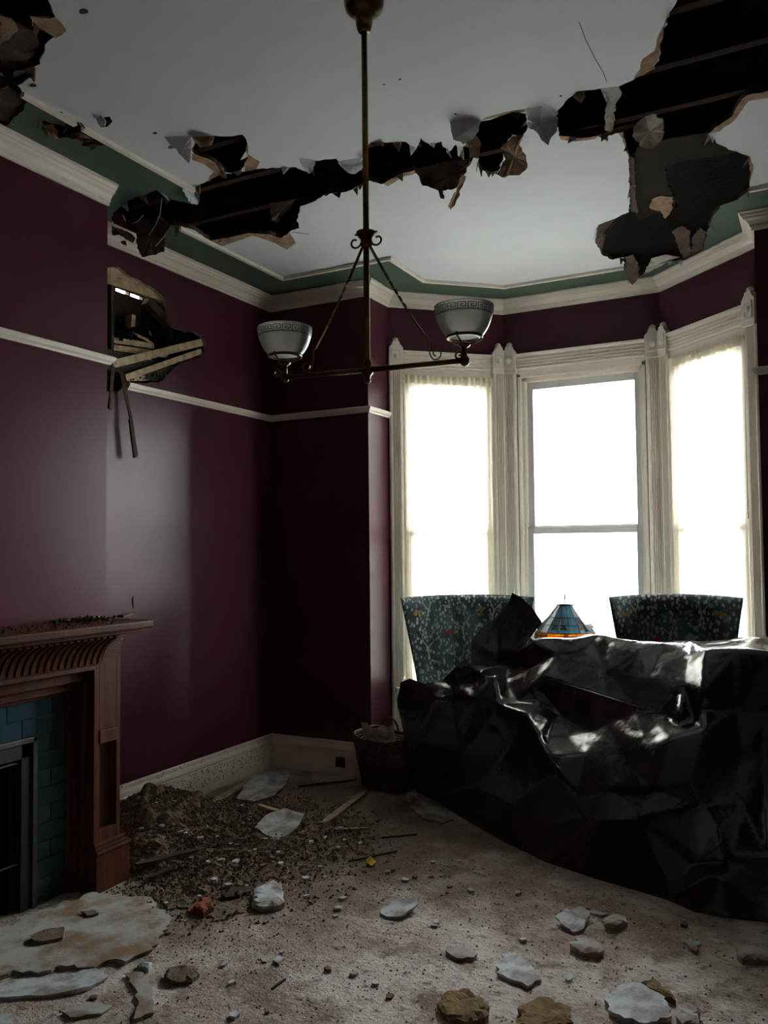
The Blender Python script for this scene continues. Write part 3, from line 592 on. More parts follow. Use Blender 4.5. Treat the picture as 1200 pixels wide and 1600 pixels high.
# ------------------------------------------------------------------ windows
def window(name, i, inset, sash=True, curtain=None):
    A = Vector((*LOOP[i], 0)); B = Vector((*LOOP[i+1], 0)); L = (B-A).length; t = (B-A)/L; n = Vector((t.y, -t.x, 0))
    W0 = empty(name, A); struct(W0)
    W0.matrix_world = Matrix(((t.x, n.x, 0, A.x), (t.y, n.y, 0, A.y), (0, 0, 1, 0), (0, 0, 0, 1)))   # local x along, y into the room
    def casing(x0, x1):                           # fluted vertical board
        prof = [(0, 0)]; w = x1-x0; mb = MB()
        P = [(x0, 0), (x0, .02), (x0+.01, .026)]
        for k in range(4):
            c = x0+.02+(w-.04)*(k+.5)/4; h = (w-.04)/8
            P += [(c-h*.9, .026), (c-h*.4, .016), (c+h*.4, .016), (c+h*.9, .026)]
        P += [(x1-.01, .026), (x1, .02), (x1, 0)]
        return mb.prism(P, 0.0, 2.76).build('casing', M_CREAM, W0)
    wc = .097; casing(0.002, wc); casing(L-wc, L-0.002)
    # fluted head casing
    P = [(0, 2.765), (.02, 2.765)]
    for k in range(4):
        c = 2.78+(.088)*(k+.5)/4; h = .088/8; P += [(.025, c-h*.9), (.015, c-h*.4), (.015, c+h*.4), (.025, c+h*.9)]
    P += [(.034, 2.872), (.036, 2.884), (0, 2.884)]
    mb = MB(); k = len(P); vs = [(wc, p[0], p[1]) for p in P]+[(L-wc, p[0], p[1]) for p in P]
    mb.add(vs, [tuple(range(k)), tuple(range(2*k-1, k-1, -1))]+[(q, (q+1) % k, k+(q+1) % k, k+q) for q in range(k)]); mb.build('head_casing', M_CREAM, W0)
    for x0 in (0.0, L-.1):
        c = x0+.05; th = .038
        b = MB(); out = [(x0, 2.755), (x0+.1, 2.755), (x0+.1, 2.9), (c+.028, 2.925), (c+.022, 2.945), (c-.022, 2.945), (c-.028, 2.925), (x0, 2.9)]
        kk = len(out); vs = [(p[0], 0, p[1]) for p in out]+[(p[0], th, p[1]) for p in out]
        b.add(vs, [tuple(range(kk)), tuple(range(2*kk-1, kk-1, -1))]+[(q, (q+1) % kk, kk+(q+1) % kk, kk+q) for q in range(kk)])
        cb = b.build('corner_block', M_CREAM, W0)
        r = MB(); 
        for (q0, q1, q2, q3) in ((c-.034, c+.034, 2.88, 2.89), (c-.034, c+.034, 2.79, 2.80), (c-.034, c-.024, 2.80, 2.88), (c+.024, c+.034, 2.80, 2.88)): r.box(q0, q1, th, th+.006, q2, q3)
        r.build('block_frame', M_CREAM, cb)
        s = MB(); vs = []; 
        for a in range(6):
            ph = a/5*math.pi/2; rr = .02*math.cos(ph)
            for q in range(14): vs.append((c+rr*math.cos(q*2*math.pi/14), th+.016*math.sin(ph), 2.84+rr*math.sin(q*2*math.pi/14)))
        fs = [(a*14+q, a*14+(q+1) % 14, (a+1)*14+(q+1) % 14, (a+1)*14+q) for a in range(5) for q in range(14)]
        s.add(vs, fs).build('rosette', M_CREAM, cb, smooth=True)
        s = MB(); vs = []
        s.lathe([(0.001, -.022), (.012, -.018), (.02, -.008), (.022, 0), (.02, .01), (.012, .018), (0.001, .022)], 14, (c, th-.022, 2.955)); s.build('ball_finial', M_CREAM, cb, smooth=True)
        MB().box(x0-.001, x0+.101, 0, th+.004, 2.748, 2.758).build('block_bead', M_CREAM, cb)
    # jamb liners and stepped stops
    o0, o1 = inset, L-inset
    j = MB(); j.box(o0-.012, o0+.012, -TH, .012, OPZ0, OPZ1); j.box(o1-.012, o1+.012, -TH, .012, OPZ0, OPZ1); j.box(o0-.012, o1+.012, -TH, .012, OPZ1-.02, OPZ1+.028); j.build('jamb', M_CREAM, W0)
    j = MB(); j.box(o0+.012, o0+.035, -.1, -.018, OPZ0, OPZ1-.02); j.box(o1-.035, o1-.012, -.1, -.018, OPZ0, OPZ1-.02); j.box(o0+.012, o1-.012, -.1, -.018, OPZ1-.05, OPZ1-.02); j.build('stop', M_CREAM, W0, bevel=.006)
    MB().box(-.0+.02, L-.02, -TH, .07, OPZ0-.035, OPZ0).build('sill', M_CREAM, W0)
    MB().box(.03, L-.03, 0, .02, OPZ0-.12, OPZ0-.035).build('apron', M_CREAM, W0)
    s0, s1 = o0+.035, o1-.035; zm0, zm1 = 1.592, 1.642; fw = .042
    for nm, y0, za, zb in (('upper_sash', -.1, zm0+.01, OPZ1-.05), ('lower_sash', -.065, OPZ0, zm1)):
        q = MB(); rl = .05
        q.box(s0, s0+fw, y0, y0+.034, za, zb); q.box(s1-fw, s1, y0, y0+.034, za, zb); q.box(s0+fw, s1-fw, y0, y0+.034, zb-rl, zb); q.box(s0+fw, s1-fw, y0, y0+.034, za, za+rl)
        so = q.build(nm, M_SASH, W0, bevel=.004)
        MB().box(s0+fw-.005, s1-fw+.005, y0+.014, y0+.018, za+rl-.005, zb-rl+.005).build('pane', M_GLASS, so)
    return W0, A, t, n, L
w1 = window('window_1', 7, .105); w2 = window('window_2', 8, .115); w3 = window('window_3', 9, .105)

def curtain(w, name, label, seed):
    _, A, t, n, L = w; rnd = random.Random(seed); ph = [rnd.uniform(0, 6.28) for _ in range(6)]
    x0, x1_ = .1, L-.1; NX, NZ = 130, 46; zt, zb = 2.70, OPZ0+.02
    root = empty(name, A+Vector((0, 0, zb)))
    root.matrix_world = Matrix(((t.x, n.x, 0, A.x), (t.y, n.y, 0, A.y), (0, 0, 1, 0), (0, 0, 0, 1)))
    def yy(u, a): return .016*math.sin(u*70+ph[0]+1.5*math.sin(u*9+ph[1]))*a+.008*math.sin(u*33+ph[2])*a+.006*math.sin(u*130+ph[3])
    vs = []; fs = []
    for j in range(NZ+1):
        z = zt+(zb-zt)*j/NZ; a = .55+.5*j/NZ
        for i in range(NX+1):
            u = i/NX; pin = .006*math.sin(math.pi*min(1, j/NZ*1.2))*(1-2*u)
            vs.append((x0+(x1_-x0)*u+pin, +.020+yy(u, a)*.7, z))
    for j in range(NZ):
        for i in range(NX): k = j*(NX+1)+i; fs.append((k, k+1, k+NX+2, k+NX+1))
    MB().add(vs, fs).build('sheer_panel', M_SHEER, root, smooth=True)
    vs = []; fs = []; NZ2 = 5        # gathered heading that folds over the rod
    for j in range(NZ2+1):
        z = 2.712-.058*j/NZ2
        for i in range(NX+1):
            u = i/NX; vs.append((x0+(x1_-x0)*u, .034+.008*math.sin(u*95+ph[4])+.006*math.sin(u*41+ph[5]), z-(.004*math.sin(u*60+ph[1]) if j == NZ2 else 0)))
    for j in range(NZ2):
        for i in range(NX): k = j*(NX+1)+i; fs.append((k, k+1, k+NX+2, k+NX+1))
    MB().add(vs, fs).build('heading_ruffle', M_SHEER2, root, smooth=True)
    MB().tube([(x0-.003, .024, 2.69), (x1_+.003, .024, 2.69)], .006, 10).build('curtain_rod', M_CREAM, root)
    tag(root, label, 'curtain', 'sheer curtains at the bay windows')
curtain(w1, 'sheer_curtain', 'white sheer gathered curtain at the window behind the left armchair', 1)
curtain(w3, 'sheer_curtain', 'cream sheer gathered curtain at the window nearest the right edge', 2)

# ------------------------------------------------------------------ fireplace
def fireplace():
    R = empty('fireplace_mantel', (xC, 1.98, 0)); tag(R, 'reddish brown carved wooden fireplace mantel with blue-green tile surround against purple chimney breast', 'fireplace')
    X = lambda x: x-xC; Y = lambda y: y-1.98
    yF, yN_ = 2.722, 1.238           # opening of the wooden surround
    def bx(x0, x1_, y0, y1_, z0, z1_, nm, m, par=R, bev=.003): return MB().box(X(x0), X(x1_), Y(y0), Y(y1_), z0, z1_).build(nm, m, par, bevel=bev)
    for s in (0, 1):
        def my(a, b): return (a, b) if s == 0 else (3.96-b, 3.96-a)
        xp = -2.884
        y0, y1_ = my(2.722, 2.878)
        p = MB(); p.box(X(xC+.002), X(xp), Y(y0), Y(y1_), .22, 1.0)      # pilaster core with sunk panel built from rails
        p = MB(); a, b = my(2.722, 2.752); p.box(X(xC+.002), X(xp), Y(a), Y(b), .2, 1.15); a, b = my(2.855, 2.878); p.box(X(xC+.002), X(xp), Y(a), Y(b), .2, 1.15)
        a, b = my(2.752, 2.855); p.box(X(xC+.002), X(xp), Y(a), Y(b), .2, .262); p.box(X(xC+.002), X(xp), Y(a), Y(b), .70, 1.15); p.box(X(xC+.002), X(xp)-.035, Y(a), Y(b), .262, .70)
        pi = p.build('pilaster', M_MANTEL, R, bevel=.002)
        a, b = my(2.752, 2.855); q = MB(); q.box(X(xp)-.035, X(xp)-.012, Y(a), Y(a)+.014, .262, .64); q.box(X(xp)-.035, X(xp)-.012, Y(b)-.014, Y(b), .262, .64); q.box(X(xp)-.012, X(xp)+.006, Y(a), Y(b), .642, .70); q.build('panel_moulding', M_MANTEL, pi, bevel=.003)
        a, b = my(2.714, 2.912); bx(xC+.002, -2.858, a, b, 0, .165, 'plinth', M_MANTEL)
        for k, (e, z0, z1_) in enumerate(((.006, .165, .18), (-.006, .18, .193), (-.014, .193, .21))):
            a, b = my(2.714-e*.3, 2.912+e); bx(xC+.002, -2.858+e, a, b, z0, z1_, 'plinth_cap', M_MANTEL)
        # reeded bracket wedge at the cornice end
        q = MB(); a, b = my(2.755, 2.872)
        for k in range(11):
            z = 1.018+k*.0095; e = .004+.0006*k*k; q.box(X(xp)-.01, X(xp)+.003+e*.5, Y(a)+ (k*.006 if s == 0 else 0), Y(b)-(0 if s == 0 else k*.006), z, z+.0065)
        q.build('reeding', M_MANTEL, pi)
    # header band and stepped frame
    bx(xC+.002, -2.884, yN_, yF, .975, 1.15, 'frieze_board', M_MANTEL)
    bx(xC+.002, -2.878, yN_-.0, yF+.0, .975, .992, 'frieze_bead', M_MANTEL)
    f = MB(); xs_ = [(-2.935, .0, .0), (-2.955, .03, .045), (-2.985, .05, .085)]
    for x_, dy, dz in ((-2.93, .022, .05), (-2.965, .04, .09), (-2.99, .055, .108)):
        f.box(X(xC+.002), X(x_), Y(yN_), Y(yN_+dy), 0, .975); f.box(X(xC+.002), X(x_), Y(yF-dy), Y(yF), 0, .975); f.box(X(xC+.002), X(x_), Y(yN_), Y(yF), .975-dz, .975)
    f.build('inner_frame', M_MANTEL, R, bevel=.003)
    # coved cornice with curved flutes, then the shelf
    xcv = -2.880; prof = [(xcv, 1.0), (xcv+.006, 1.03), (xcv+.02, 1.06), (xcv+.042, 1.09), (xcv+.075, 1.115), (xcv+.115, 1.132), (xcv+.125, 1.15), (xC+.002, 1.15), (xC+.002, 1.0)]
    ya, yb = 1.20, 2.762
    m_ = MB(); k = len(prof); vs = [(X(p[0]), Y(ya), p[1]) for p in prof]+[(X(p[0]), Y(yb), p[1]) for p in prof]
    m_.add(vs, [tuple(range(k)), tuple(range(2*k-1, k-1, -1))]+[(q, (q+1) % k, k+(q+1) % k, k+q) for q in range(k)]); co = m_.build('cornice_cove', M_MANTEL, R)
    nfl = 60
    for q in range(nfl):
        y = yb-.02-q*.036
        if y < ya+.01: break
        pts = [(X(xcv)+.003, Y(y), 1.004), (X(xcv)+.009, Y(y), 1.03), (X(xcv)+.023, Y(y), 1.06), (X(xcv)+.046, Y(y), 1.09), (X(xcv)+.079, Y(y), 1.113), (X(xcv)+.112, Y(y), 1.129)]
        fl = MB()
        for a, b in zip(pts, pts[1:]): fl.bar(a, b, .021, .016, up=(1, 0, .3))
        fl.build('flute', M_MANTEL, co)
    bx(xC+.002, -2.742, 1.07, 2.885, 1.135, 1.152, 'shelf_moulding', M_MANTEL)
    bx(xC+.002, -2.705, 1.03, 2.905, 1.152, 1.188, 'shelf', M_MANTEL, bev=.008)
    # tiles
    xt = -3.0; zt = .868; tw, thh = .148, .072
    yi1, yi0 = yF-.055, yN_+.055; yo1, yo0 = yi1-.152, yi0+.152; zo = zt-.152
    MB().box(X(xC+.002), X(xt)-.006, Y(yo1-.004), Y(yi1), 0, zt).build('grout_bed', M_GROUT, R)
    MB().box(X(xC+.002), X(xt)-.006, Y(yi0), Y(yo0+.004), 0, zt).build('grout_bed', M_GROUT, R)
    MB().box(X(xC+.002), X(xt)-.006, Y(yo0), Y(yo1), zo-.004, zt).build('grout_bed', M_GROUT, R)
    cache = {}
    def tile(ya_, yb_, za_, zb_):
        g = .0016; key = (round(yb_-ya_, 4), round(zb_-za_, 4))
        if key not in cache:
            w, h = (yb_-ya_)/2-g, (zb_-za_)/2-g
            o = MB().box(-.004, .004, -w, w, -h, h).build('tile', M_TILE, R, bevel=.0015); cache[key] = o
        else:
            o = cache[key].copy(); COL.objects.link(o); o.parent = R
        o.location = (X(xt)-.003+random.uniform(-.0006, .0006), Y((ya_+yb_)/2), (za_+zb_)/2); o.rotation_euler = (0, random.uniform(-.006, .006), random.uniform(-.006, .006))
    nrow = int(zt/.076)
    for r in range(nrow+1):
        z1_ = zt-r*.076; z0 = max(.002, z1_-.076)
        if z1_-z0 < .02: break
        for e0, e1 in ((yo1, yi1), (yi0, yo0)):
            if r % 2: tile(e0, e1, z0, z1_)
            else: tile(e0, (e0+e1)/2, z0, z1_); tile((e0+e1)/2, e1, z0, z1_)
        if r < 2:
            n_ = 7; w = (yo1-yo0)/n_; st = 0 if r == 0 else w/2; y = yo0
            edges = [yo0]+[yo0+st+w*k for k in range(n_+1) if yo0+.01 < yo0+st+w*k < yo1-.01]+[yo1]
            for a, b in zip(edges, edges[1:]): tile(a, b, z0, z1_)
    # metal trim and fire box
    q = MB(); q.box(X(xC), X(xt)+.006, Y(yo1-.022), Y(yo1), 0, zo); q.box(X(xC), X(xt)+.006, Y(yo0), Y(yo0+.022), 0, zo); q.box(X(xC), X(xt)+.006, Y(yo0), Y(yo1), zo-.022, zo); q.build('opening_trim', M_STEEL, R, bevel=.002)
    q = MB(); q.box(X(xC), X(xt)-.004, Y(yo1-.075), Y(yo1-.022), 0, zo-.022); q.box(X(xC), X(xt)-.004, Y(yo0+.022), Y(yo0+.075), 0, zo-.022); q.box(X(xC), X(xt)-.004, Y(yo0+.022), Y(yo1-.022), zo-.085, zo-.022); q.build('insert_frame', M_IRON, R, bevel=.003)
    q = MB(); xb_, ya_, yb_, zt_ = -3.42, yo0+.08, yo1-.08, .63; yi_ = .14       # sooty recess with splayed cheeks
    fr = [(X(xC)-.002, Y(ya_), 0), (X(xC)-.002, Y(yb_), 0), (X(xb_), Y(yb_-yi_), 0), (X(xb_), Y(ya_+yi_), 0)]
    fb = fr+[(x_, y_, zt_) for x_, y_, _z in fr]
    q.add(fb, [(1, 2, 6, 5), (2, 3, 7, 6), (3, 0, 4, 7), (4, 5, 6, 7), (0, 1, 2, 3)])
    fo = q.build('firebox', M_FSOOT, R); sd_ = fo.modifiers.new('wall', 'SOLIDIFY'); sd_.thickness = .012; sd_.offset = 1
    q = MB(); q.tube([(X(xt)-.02, Y(yo0+.08), .2), (X(xt)-.02, Y(yo1-.08), .2)], .005, 8); q.tube([(X(xt)-.02, Y(yo0+.08), zo-.1), (X(xt)-.02, Y(yo1-.08), zo-.1)], .006, 8); q.build('grate_bar', M_IRON, R)
    return R
fireplace()

# ------------------------------------------------------------------ chandelier
def chandelier():
    zb = 2.066; p0 = onz(574, 578, zb); px, py = float(p0[0]), float(p0[1])
    a = onz(440, 588, zb); b = onz(722, 561, zb)
    R = empty('gas_chandelier', (px, py, ZC)); tag(R, 'brass two-arm hanging gas chandelier with frosted bowl shades', 'chandelier')
    G = lambda p: (p[0]-px, p[1]-py, p[2]-ZC)
    MB().lathe([(.001, 0), (.062, 0), (.066, -.01), (.064, -.03), (.058, -.048), (.046, -.06), (.033, -.07), (.029, -.078), (.026, -.1), (.021, -.116), (.016, -.122), (.001, -.122)], 28).build('canopy', M_BRASS, R, smooth=True)
    zbl = zb-ZC
    MB().tube([(0, 0, -.11), (0, 0, zbl)], .0098, 12).build('rod', M_BRASS, R, smooth=True)
    MB().lathe([(.001, .03), (.012, .03), (.015, .018), (.013, .01), (.018, .004), (.018, -.012), (.012, -.018), (.009, -.03), (.012, -.034), (.006, -.042), (.001, -.042)], 18, (0, 0, zbl)).build('hub', M_BRASS, R, smooth=True)
    zk = float(ond(574, 372, np.dot(FW, np.array([px, py, zb])-ORI))[2])
    zc_ = 2.066+ (578-372)/FPX*2.66 - ZC
    col = MB().lathe([(.01, .012), (.022, .014), (.03, .02), (.032, .024), (.026, .01), (.018, 0), (.016, -.012), (.02, -.018), (.012, -.026), (.01, -.026)], 20, (0, 0, zc_)).build('collar', M_BRASS, R, smooth=True)
    d = np.array([b[0]-a[0], b[1]-a[1]]); d = d/np.linalg.norm(d); dx, dy = float(d[0]), float(d[1])
    for s in (-1, 1):
        e = a if s < 0 else b; L = math.hypot(e[0]-px, e[1]-py)*s
        P = lambda r, z: (dx*r, dy*r, z)
        arm = MB().tube([P(0, zbl), P(L*.985, zbl)], .0085, 12).build('arm', M_BRASS, R, smooth=True)
        MB().lathe([(.001, .016), (.01, .014), (.0145, .006), (.0145, -.006), (.01, -.014), (.001, -.018)], 14, P(L, zbl)).build('elbow', M_BRASS, arm, smooth=True)
        MB().tube([P(L, zbl), P(L, zbl+.06)], [.009, .007], 10).build('riser', M_BRASS, arm, smooth=True)
        q = MB(); th = math.atan2(dy, dx)
        key_c = Vector(P(L-.018*s if s > 0 else L+.0-.03, zbl+.018)); q.tube([key_c+Vector((0.011*math.cos(t), 0, .011*math.sin(t))) for t in np.linspace(0, 2*math.pi, 15)[:-1]], .0035, 6, closed=True); q.tube([P(L, zbl+.018), tuple(key_c)], .003, 6); q.build('gas_key', M_BRASS, arm, smooth=True)
        # scrolls at the collar
        sc = MB(); pts = []
        for k in range(22):
            t = k/21; an = math.pi*.5+t*math.pi*2.2; rr = .026*(1-.72*t); pts.append(P(s*(.038+rr*math.cos(an)*1.0), zc_-.004+rr*math.sin(an)))
        sc.tube([P(s*.014, zc_+.016)]+pts, .0035, 6); sc.build('scroll', M_BRASS, col, smooth=True)
        # twisted brace from collar to arm
        q = MB(); A_ = Vector(P(s*.012, zc_-.02)); B_ = Vector(P(L*.62, zbl+.085))
        N = 60; prev = None; vs = []; fs = []
        axis = (B_-A_).normalized(); u0 = axis.orthogonal().normalized(); v0 = axis.cross(u0)
        for k in range(N+1):
            t = k/N; p = A_.lerp(B_, t)+Vector((0, 0, -.012*math.sin(math.pi*t))); tw = 0 if t < .3 else (min(t, .75)-.3)*40; an = tw
            w, h = .0042, .0016
            for (i, j) in ((-1, -1), (1, -1), (1, 1), (-1, 1)): vs.append(p+(u0*math.cos(an)+v0*math.sin(an))*w*i+(v0*math.cos(an)-u0*math.sin(an))*h*j)
            if k:
                o_ = 4*(k-1); fs += [(o_+c, o_+(c+1) % 4, o_+4+(c+1) % 4, o_+4+c) for c in range(4)]
        q.add(vs, fs)
        # curled foot of the brace
        foot = [P(L*.60, zbl+.093), P(L*.64, zbl+.084), P(L*.645, zbl+.05), P(L*.66, zbl+.025), P(L*.69, zbl+.012)]
        for k in range(16):
            t = k/15; an = -math.pi/2+t*math.pi*2; rr = .018*(1-.65*t); foot.append(P(L*.70+s*rr*math.cos(an)*1.0+s*.006, zbl+.03+rr*math.sin(an)))
        q.tube(foot, .0026, 6); q.build('twisted_brace', M_BRASS, R)
        # shade holder
        zr = zbl+.048
        hd = MB().lathe([(.007, zr-.01), (.016, zr-.004), (.02, zr+.002), (.016, zr+.006), (.006, zr+.002)], 16, P(L, 0)).build('shade_holder', M_BRASS, R, smooth=True)
        ring = MB(); ring.tube([(P(L, 0)[0]+.052*math.cos(t), P(L, 0)[1]+.052*math.sin(t), zr+.024) for t in np.linspace(0, 2*math.pi, 33)[:-1]], .0045, 8, closed=True)
        for k in range(3):
            t = k*2.094+.5; ring.tube([(P(L, 0)[0]+.015*math.cos(t), P(L, 0)[1]+.015*math.sin(t), zr+.002), (P(L, 0)[0]+.054*math.cos(t), P(L, 0)[1]+.054*math.sin(t), zr+.018), (P(L, 0)[0]+.056*math.cos(t), P(L, 0)[1]+.056*math.sin(t), zr+.03)], .003, 6)
        ring.build('gallery_ring', M_BRASS, hd, smooth=True)
        # bowl
        Rr = .0905; z0 = zr+.02; Hh = .098
        prof = []
        for k in range(15):
            t = k/14; prof.append((.046+(Rr-.046)*math.sin(t*math.pi/2)**.85, z0+Hh*(t**1.15)))
        def rad(z): 
            zs = [p[1] for p in prof]; return float(np.interp(z, zs, [p[0] for p in prof]))
        sh = MB().lathe(prof+[(r-.0028, z) for r, z in reversed(prof)], 40, P(L, 0), closed=True).build('bowl_shade', M_FROST, R, smooth=True)
        # greek key band etched below the rim
        kb = MB(); cx_, cy_, _ = P(L, 0); zlo, zhi = z0+Hh*.70, z0+Hh*.93; rep = 18
        def sp(u, v): 
            z = zlo+(zhi-zlo)*v; r = rad(z)+.0006; an = 2*math.pi*u/rep; return (cx_+r*math.cos(an), cy_+r*math.sin(an), z)
        def rib(u0, v0, u1, v1, w=.05):
            if abs(u1-u0) > abs(v1-v0):
                n = max(1, int(abs(u1-u0)/.25)); 
                for k in range(n):
                    ua, ub = u0+(u1-u0)*k/n, u0+(u1-u0)*(k+1)/n; kb.add([sp(ua, v0-w), sp(ub, v0-w), sp(ub, v0+w), sp(ua, v0+w)], [(0, 1, 2, 3)])
            else: kb.add([sp(u0-w*.8, v0), sp(u0+w*.8, v0), sp(u0+w*.8, v1), sp(u0-w*.8, v1)], [(0, 1, 2, 3)])
        for k in range(rep):
            rib(k, 1.12, k+1, 1.12, .03); rib(k, -.12, k+1, -.12, .03)
            for (u0, v0, u1, v1) in ((0, .0, 0, .85), (0, .85, .78, .85), (.78, .85, .78, .25), (.78, .25, .3, .25), (.3, .25, .3, .55), (.3, .55, .55, .55), (0, 0, 1, 0)): rib(k+u0, v0, k+u1, v1)
        kb.build('greek_key_band', M_KEY, sh)
chandelier()

# ------------------------------------------------------------------ wing chairs
def wing_chair(loc, rz, label, wid=1.0, ztop=1.21):
    R = empty('wing_chair', loc, rz); tag(R, label, 'armchair', 'leaf-print wing chairs in the bay')
    zb, zt = .40, ztop; T = .11
    def hw(v): return (.272+.125*v**1.15)*wid
    def yc(s, v): return .30+.07*v-.17*abs(s)**3.2*(.5+.5*v)
    def rim(s, v): return math.sqrt(max(0, 1-abs(s)**7))*math.sqrt(max(0, 1-abs(2*v-1)**9))
    btn = [(bs, bv) for bv in (.42, .62, .82) for bs in (-.62, -.22, .22, .62)]
    def front(s, v, lift=0.0):
        d = 0
        for bs, bv in btn: d += .02*math.exp(-(((s-bs)*hw(v))**2+((v-bv)*.8)**2)/.0011)
        ztop = .012*(1-s*s)
        return (s*hw(v), yc(s, v)-T/2*rim(s, v)+d-lift, zb+(zt-zb)*v+ztop*v)
    def back(s, v): return (s*hw(v), yc(s, v)+T/2*rim(s, v), zb+(zt-zb)*v+.012*(1-s*s)*v)
    NS, NV = 64, 48; ss = [math.sin(math.pi/2*(2*i/NS-1))*.5+.5*(2*i/NS-1) for i in range(NS+1)]; vv = [.5+.5*(math.sin(math.pi/2*(2*j/NV-1))*.5+.5*(2*j/NV-1)) for j in range(NV+1)]
    vs = [front(s, v) for v in vv for s in ss]+[back(s, v) for v in vv for s in ss]; fs = []; K = (NS+1)*(NV+1)
    for j in range(NV):
        for i in range(NS):
            k = j*(NS+1)+i; fs.append((k, k+1, k+NS+2, k+NS+1)); fs.append((K+k, K+k+NS+1, K+k+NS+2, K+k+1))
    for i in range(NS): fs.append((i, K+i, K+i+1, i+1)); k = NV*(NS+1)+i; fs.append((k, k+1, K+k+1, K+k))
    for j in range(NV): k = j*(NS+1); fs.append((k, k+NS+1, K+k+NS+1, K+k)); k += NS; fs.append((k, K+k, K+k+NS+1, k+NS+1))
    bk = MB().add(vs, fs).build('backrest', M_FABRIC, R, smooth=True)
    for bs, bv in btn:
        p = front(bs, bv); MB().lathe([(.001, -.008), (.009, -.005), (.011, 0), (.009, .005), (.001, .008)], 10, (p[0], p[1], p[2])).build('button', M_FABRIC, bk, smooth=True)
    # printed trees and animals on the cloth (flat print)
    rnd = random.Random(11)
    def ribbon(mb, p0, p1, w0, w1):
        d = np.array([(p1[0]-p0[0])*.35, (p1[1]-p0[1])*.82]); L = np.linalg.norm(d); nrm = np.array([-d[1], d[0]])/L
        q = []
        for p, w in ((p0, w0), (p1, w1)):
            for sg in (-1, 1): q.append(front(p[0]+sg*nrm[0]*w/.35, p[1]+sg*nrm[1]*w/.82, .0016))
        mb.add(q, [(0, 1, 3, 2)])
    def tree(mb, s, v, h, ang, w, depth):
        n = 3; p = (s, v)
        for k in range(n):
            q = (p[0]+math.sin(ang)*h/n/.35, p[1]+math.cos(ang)*h/n/.82)
            if abs(q[0]) > .95 or not .04 < q[1] < .97: return
            ribbon(mb, p, q, w, w*.85); p = q; ang += rnd.uniform(-.1, .1); w *= .9
        if depth:
            for da in (-.55, .5): tree(mb, p[0], p[1], h*.72, ang+da+rnd.uniform(-.15, .15), w*.8, depth-1)
    for s, v, h in ((-.62, .80, .07), (-.7, .48, .075), (-.05, .62, .08), (-.15, .36, .08), (.4, .78, .08), (.72, .55, .07), (.35, .45, .07)): 
        mb = MB(); tree(mb, s, v, h, rnd.uniform(-.15, .15), .005, 3); mb.build('printed_tree', M_MOTIFT, bk)
    def animal(s, v, k, m, flip=1):
        O = [(-.05, .0), (-.045, .022), (-.02, .03), (.012, .03), (.03, .045), (.05, .04), (.058, .028), (.04, .02), (.03, .004), (.034, -.026), (.024, -.026), (.018, -.004), (-.022, -.004), (-.03, -.026), (-.04, -.026), (-.038, .0), (-.062, -.014)]
        q = [front(s+flip*a*k/.35, v+b*k/.82, .002) for a, b in O]; c = front(s, v+.012*k/.82, .002); n = len(q)
        MB().add(q+[c], [(i, (i+1) % n, n) for i in range(n)]).build('printed_animal', m, bk)
    for s, v, k, m, fl in ((-.78, .86, .5, M_MOTIFO, 1), (-.3, .68, .6, M_MOTIFR, 1), (.7, .87, .62, M_MOTIFO, -1), (.28, .68, .75, M_MOTIFT, 1), (-.58, .44, .65, M_MOTIFC, -1), (-.42, .36, .4, M_MOTIFC, 1), (.22, .87, .5, M_MOTIFO, 1), (-.32, .9, .4, M_MOTIFC, -1), (.5, .38, .7, M_MOTIFT, -1)): animal(s, v, k, m, fl)
    # seat, arms, legs
    st = MB().box(-.28, .28, -.20, .28, .26, .38).build('seat_frame', M_FABRIC, R, bevel=.03)
    MB().box(-.265, .265, -.21, .24, .38, .47).build('seat_cushion', M_FABRIC, R, bevel=.035)
    for s in (-1, 1): MB().box(min(s*.27, s*.34), max(s*.27, s*.33), -.15, .25, .26, .56).build('arm', M_FABRIC, R, bevel=.03)
    for sx in (-1, 1):
        for sy in (-.16, .24): MB().tube([(sx*.24, sy, .262), (sx*.25, sy*1.05, 0)], [.024, .014], 10).build('leg', M_LEG, R, smooth=True)
def base_at(px, py, d): p = ond(px, py, d); return (float(p[0]), float(p[1]), 0.0)
LC = base_at(729, 930, 5.58); RCH = base_at(1052, 930, 4.82)
wing_chair((LC[0]+.34*math.sin(.40), LC[1]-.34*math.cos(.40), 0), .40, 'dark leaf-print wing chair half covered by the plastic sheet near the wicker basket', 1.09, 1.176)
wing_chair((RCH[0]+.34*math.sin(.2), RCH[1]-.34*math.cos(.2), 0), .2, 'dark leaf-print wing chair right of the stained-glass lamp', .9)

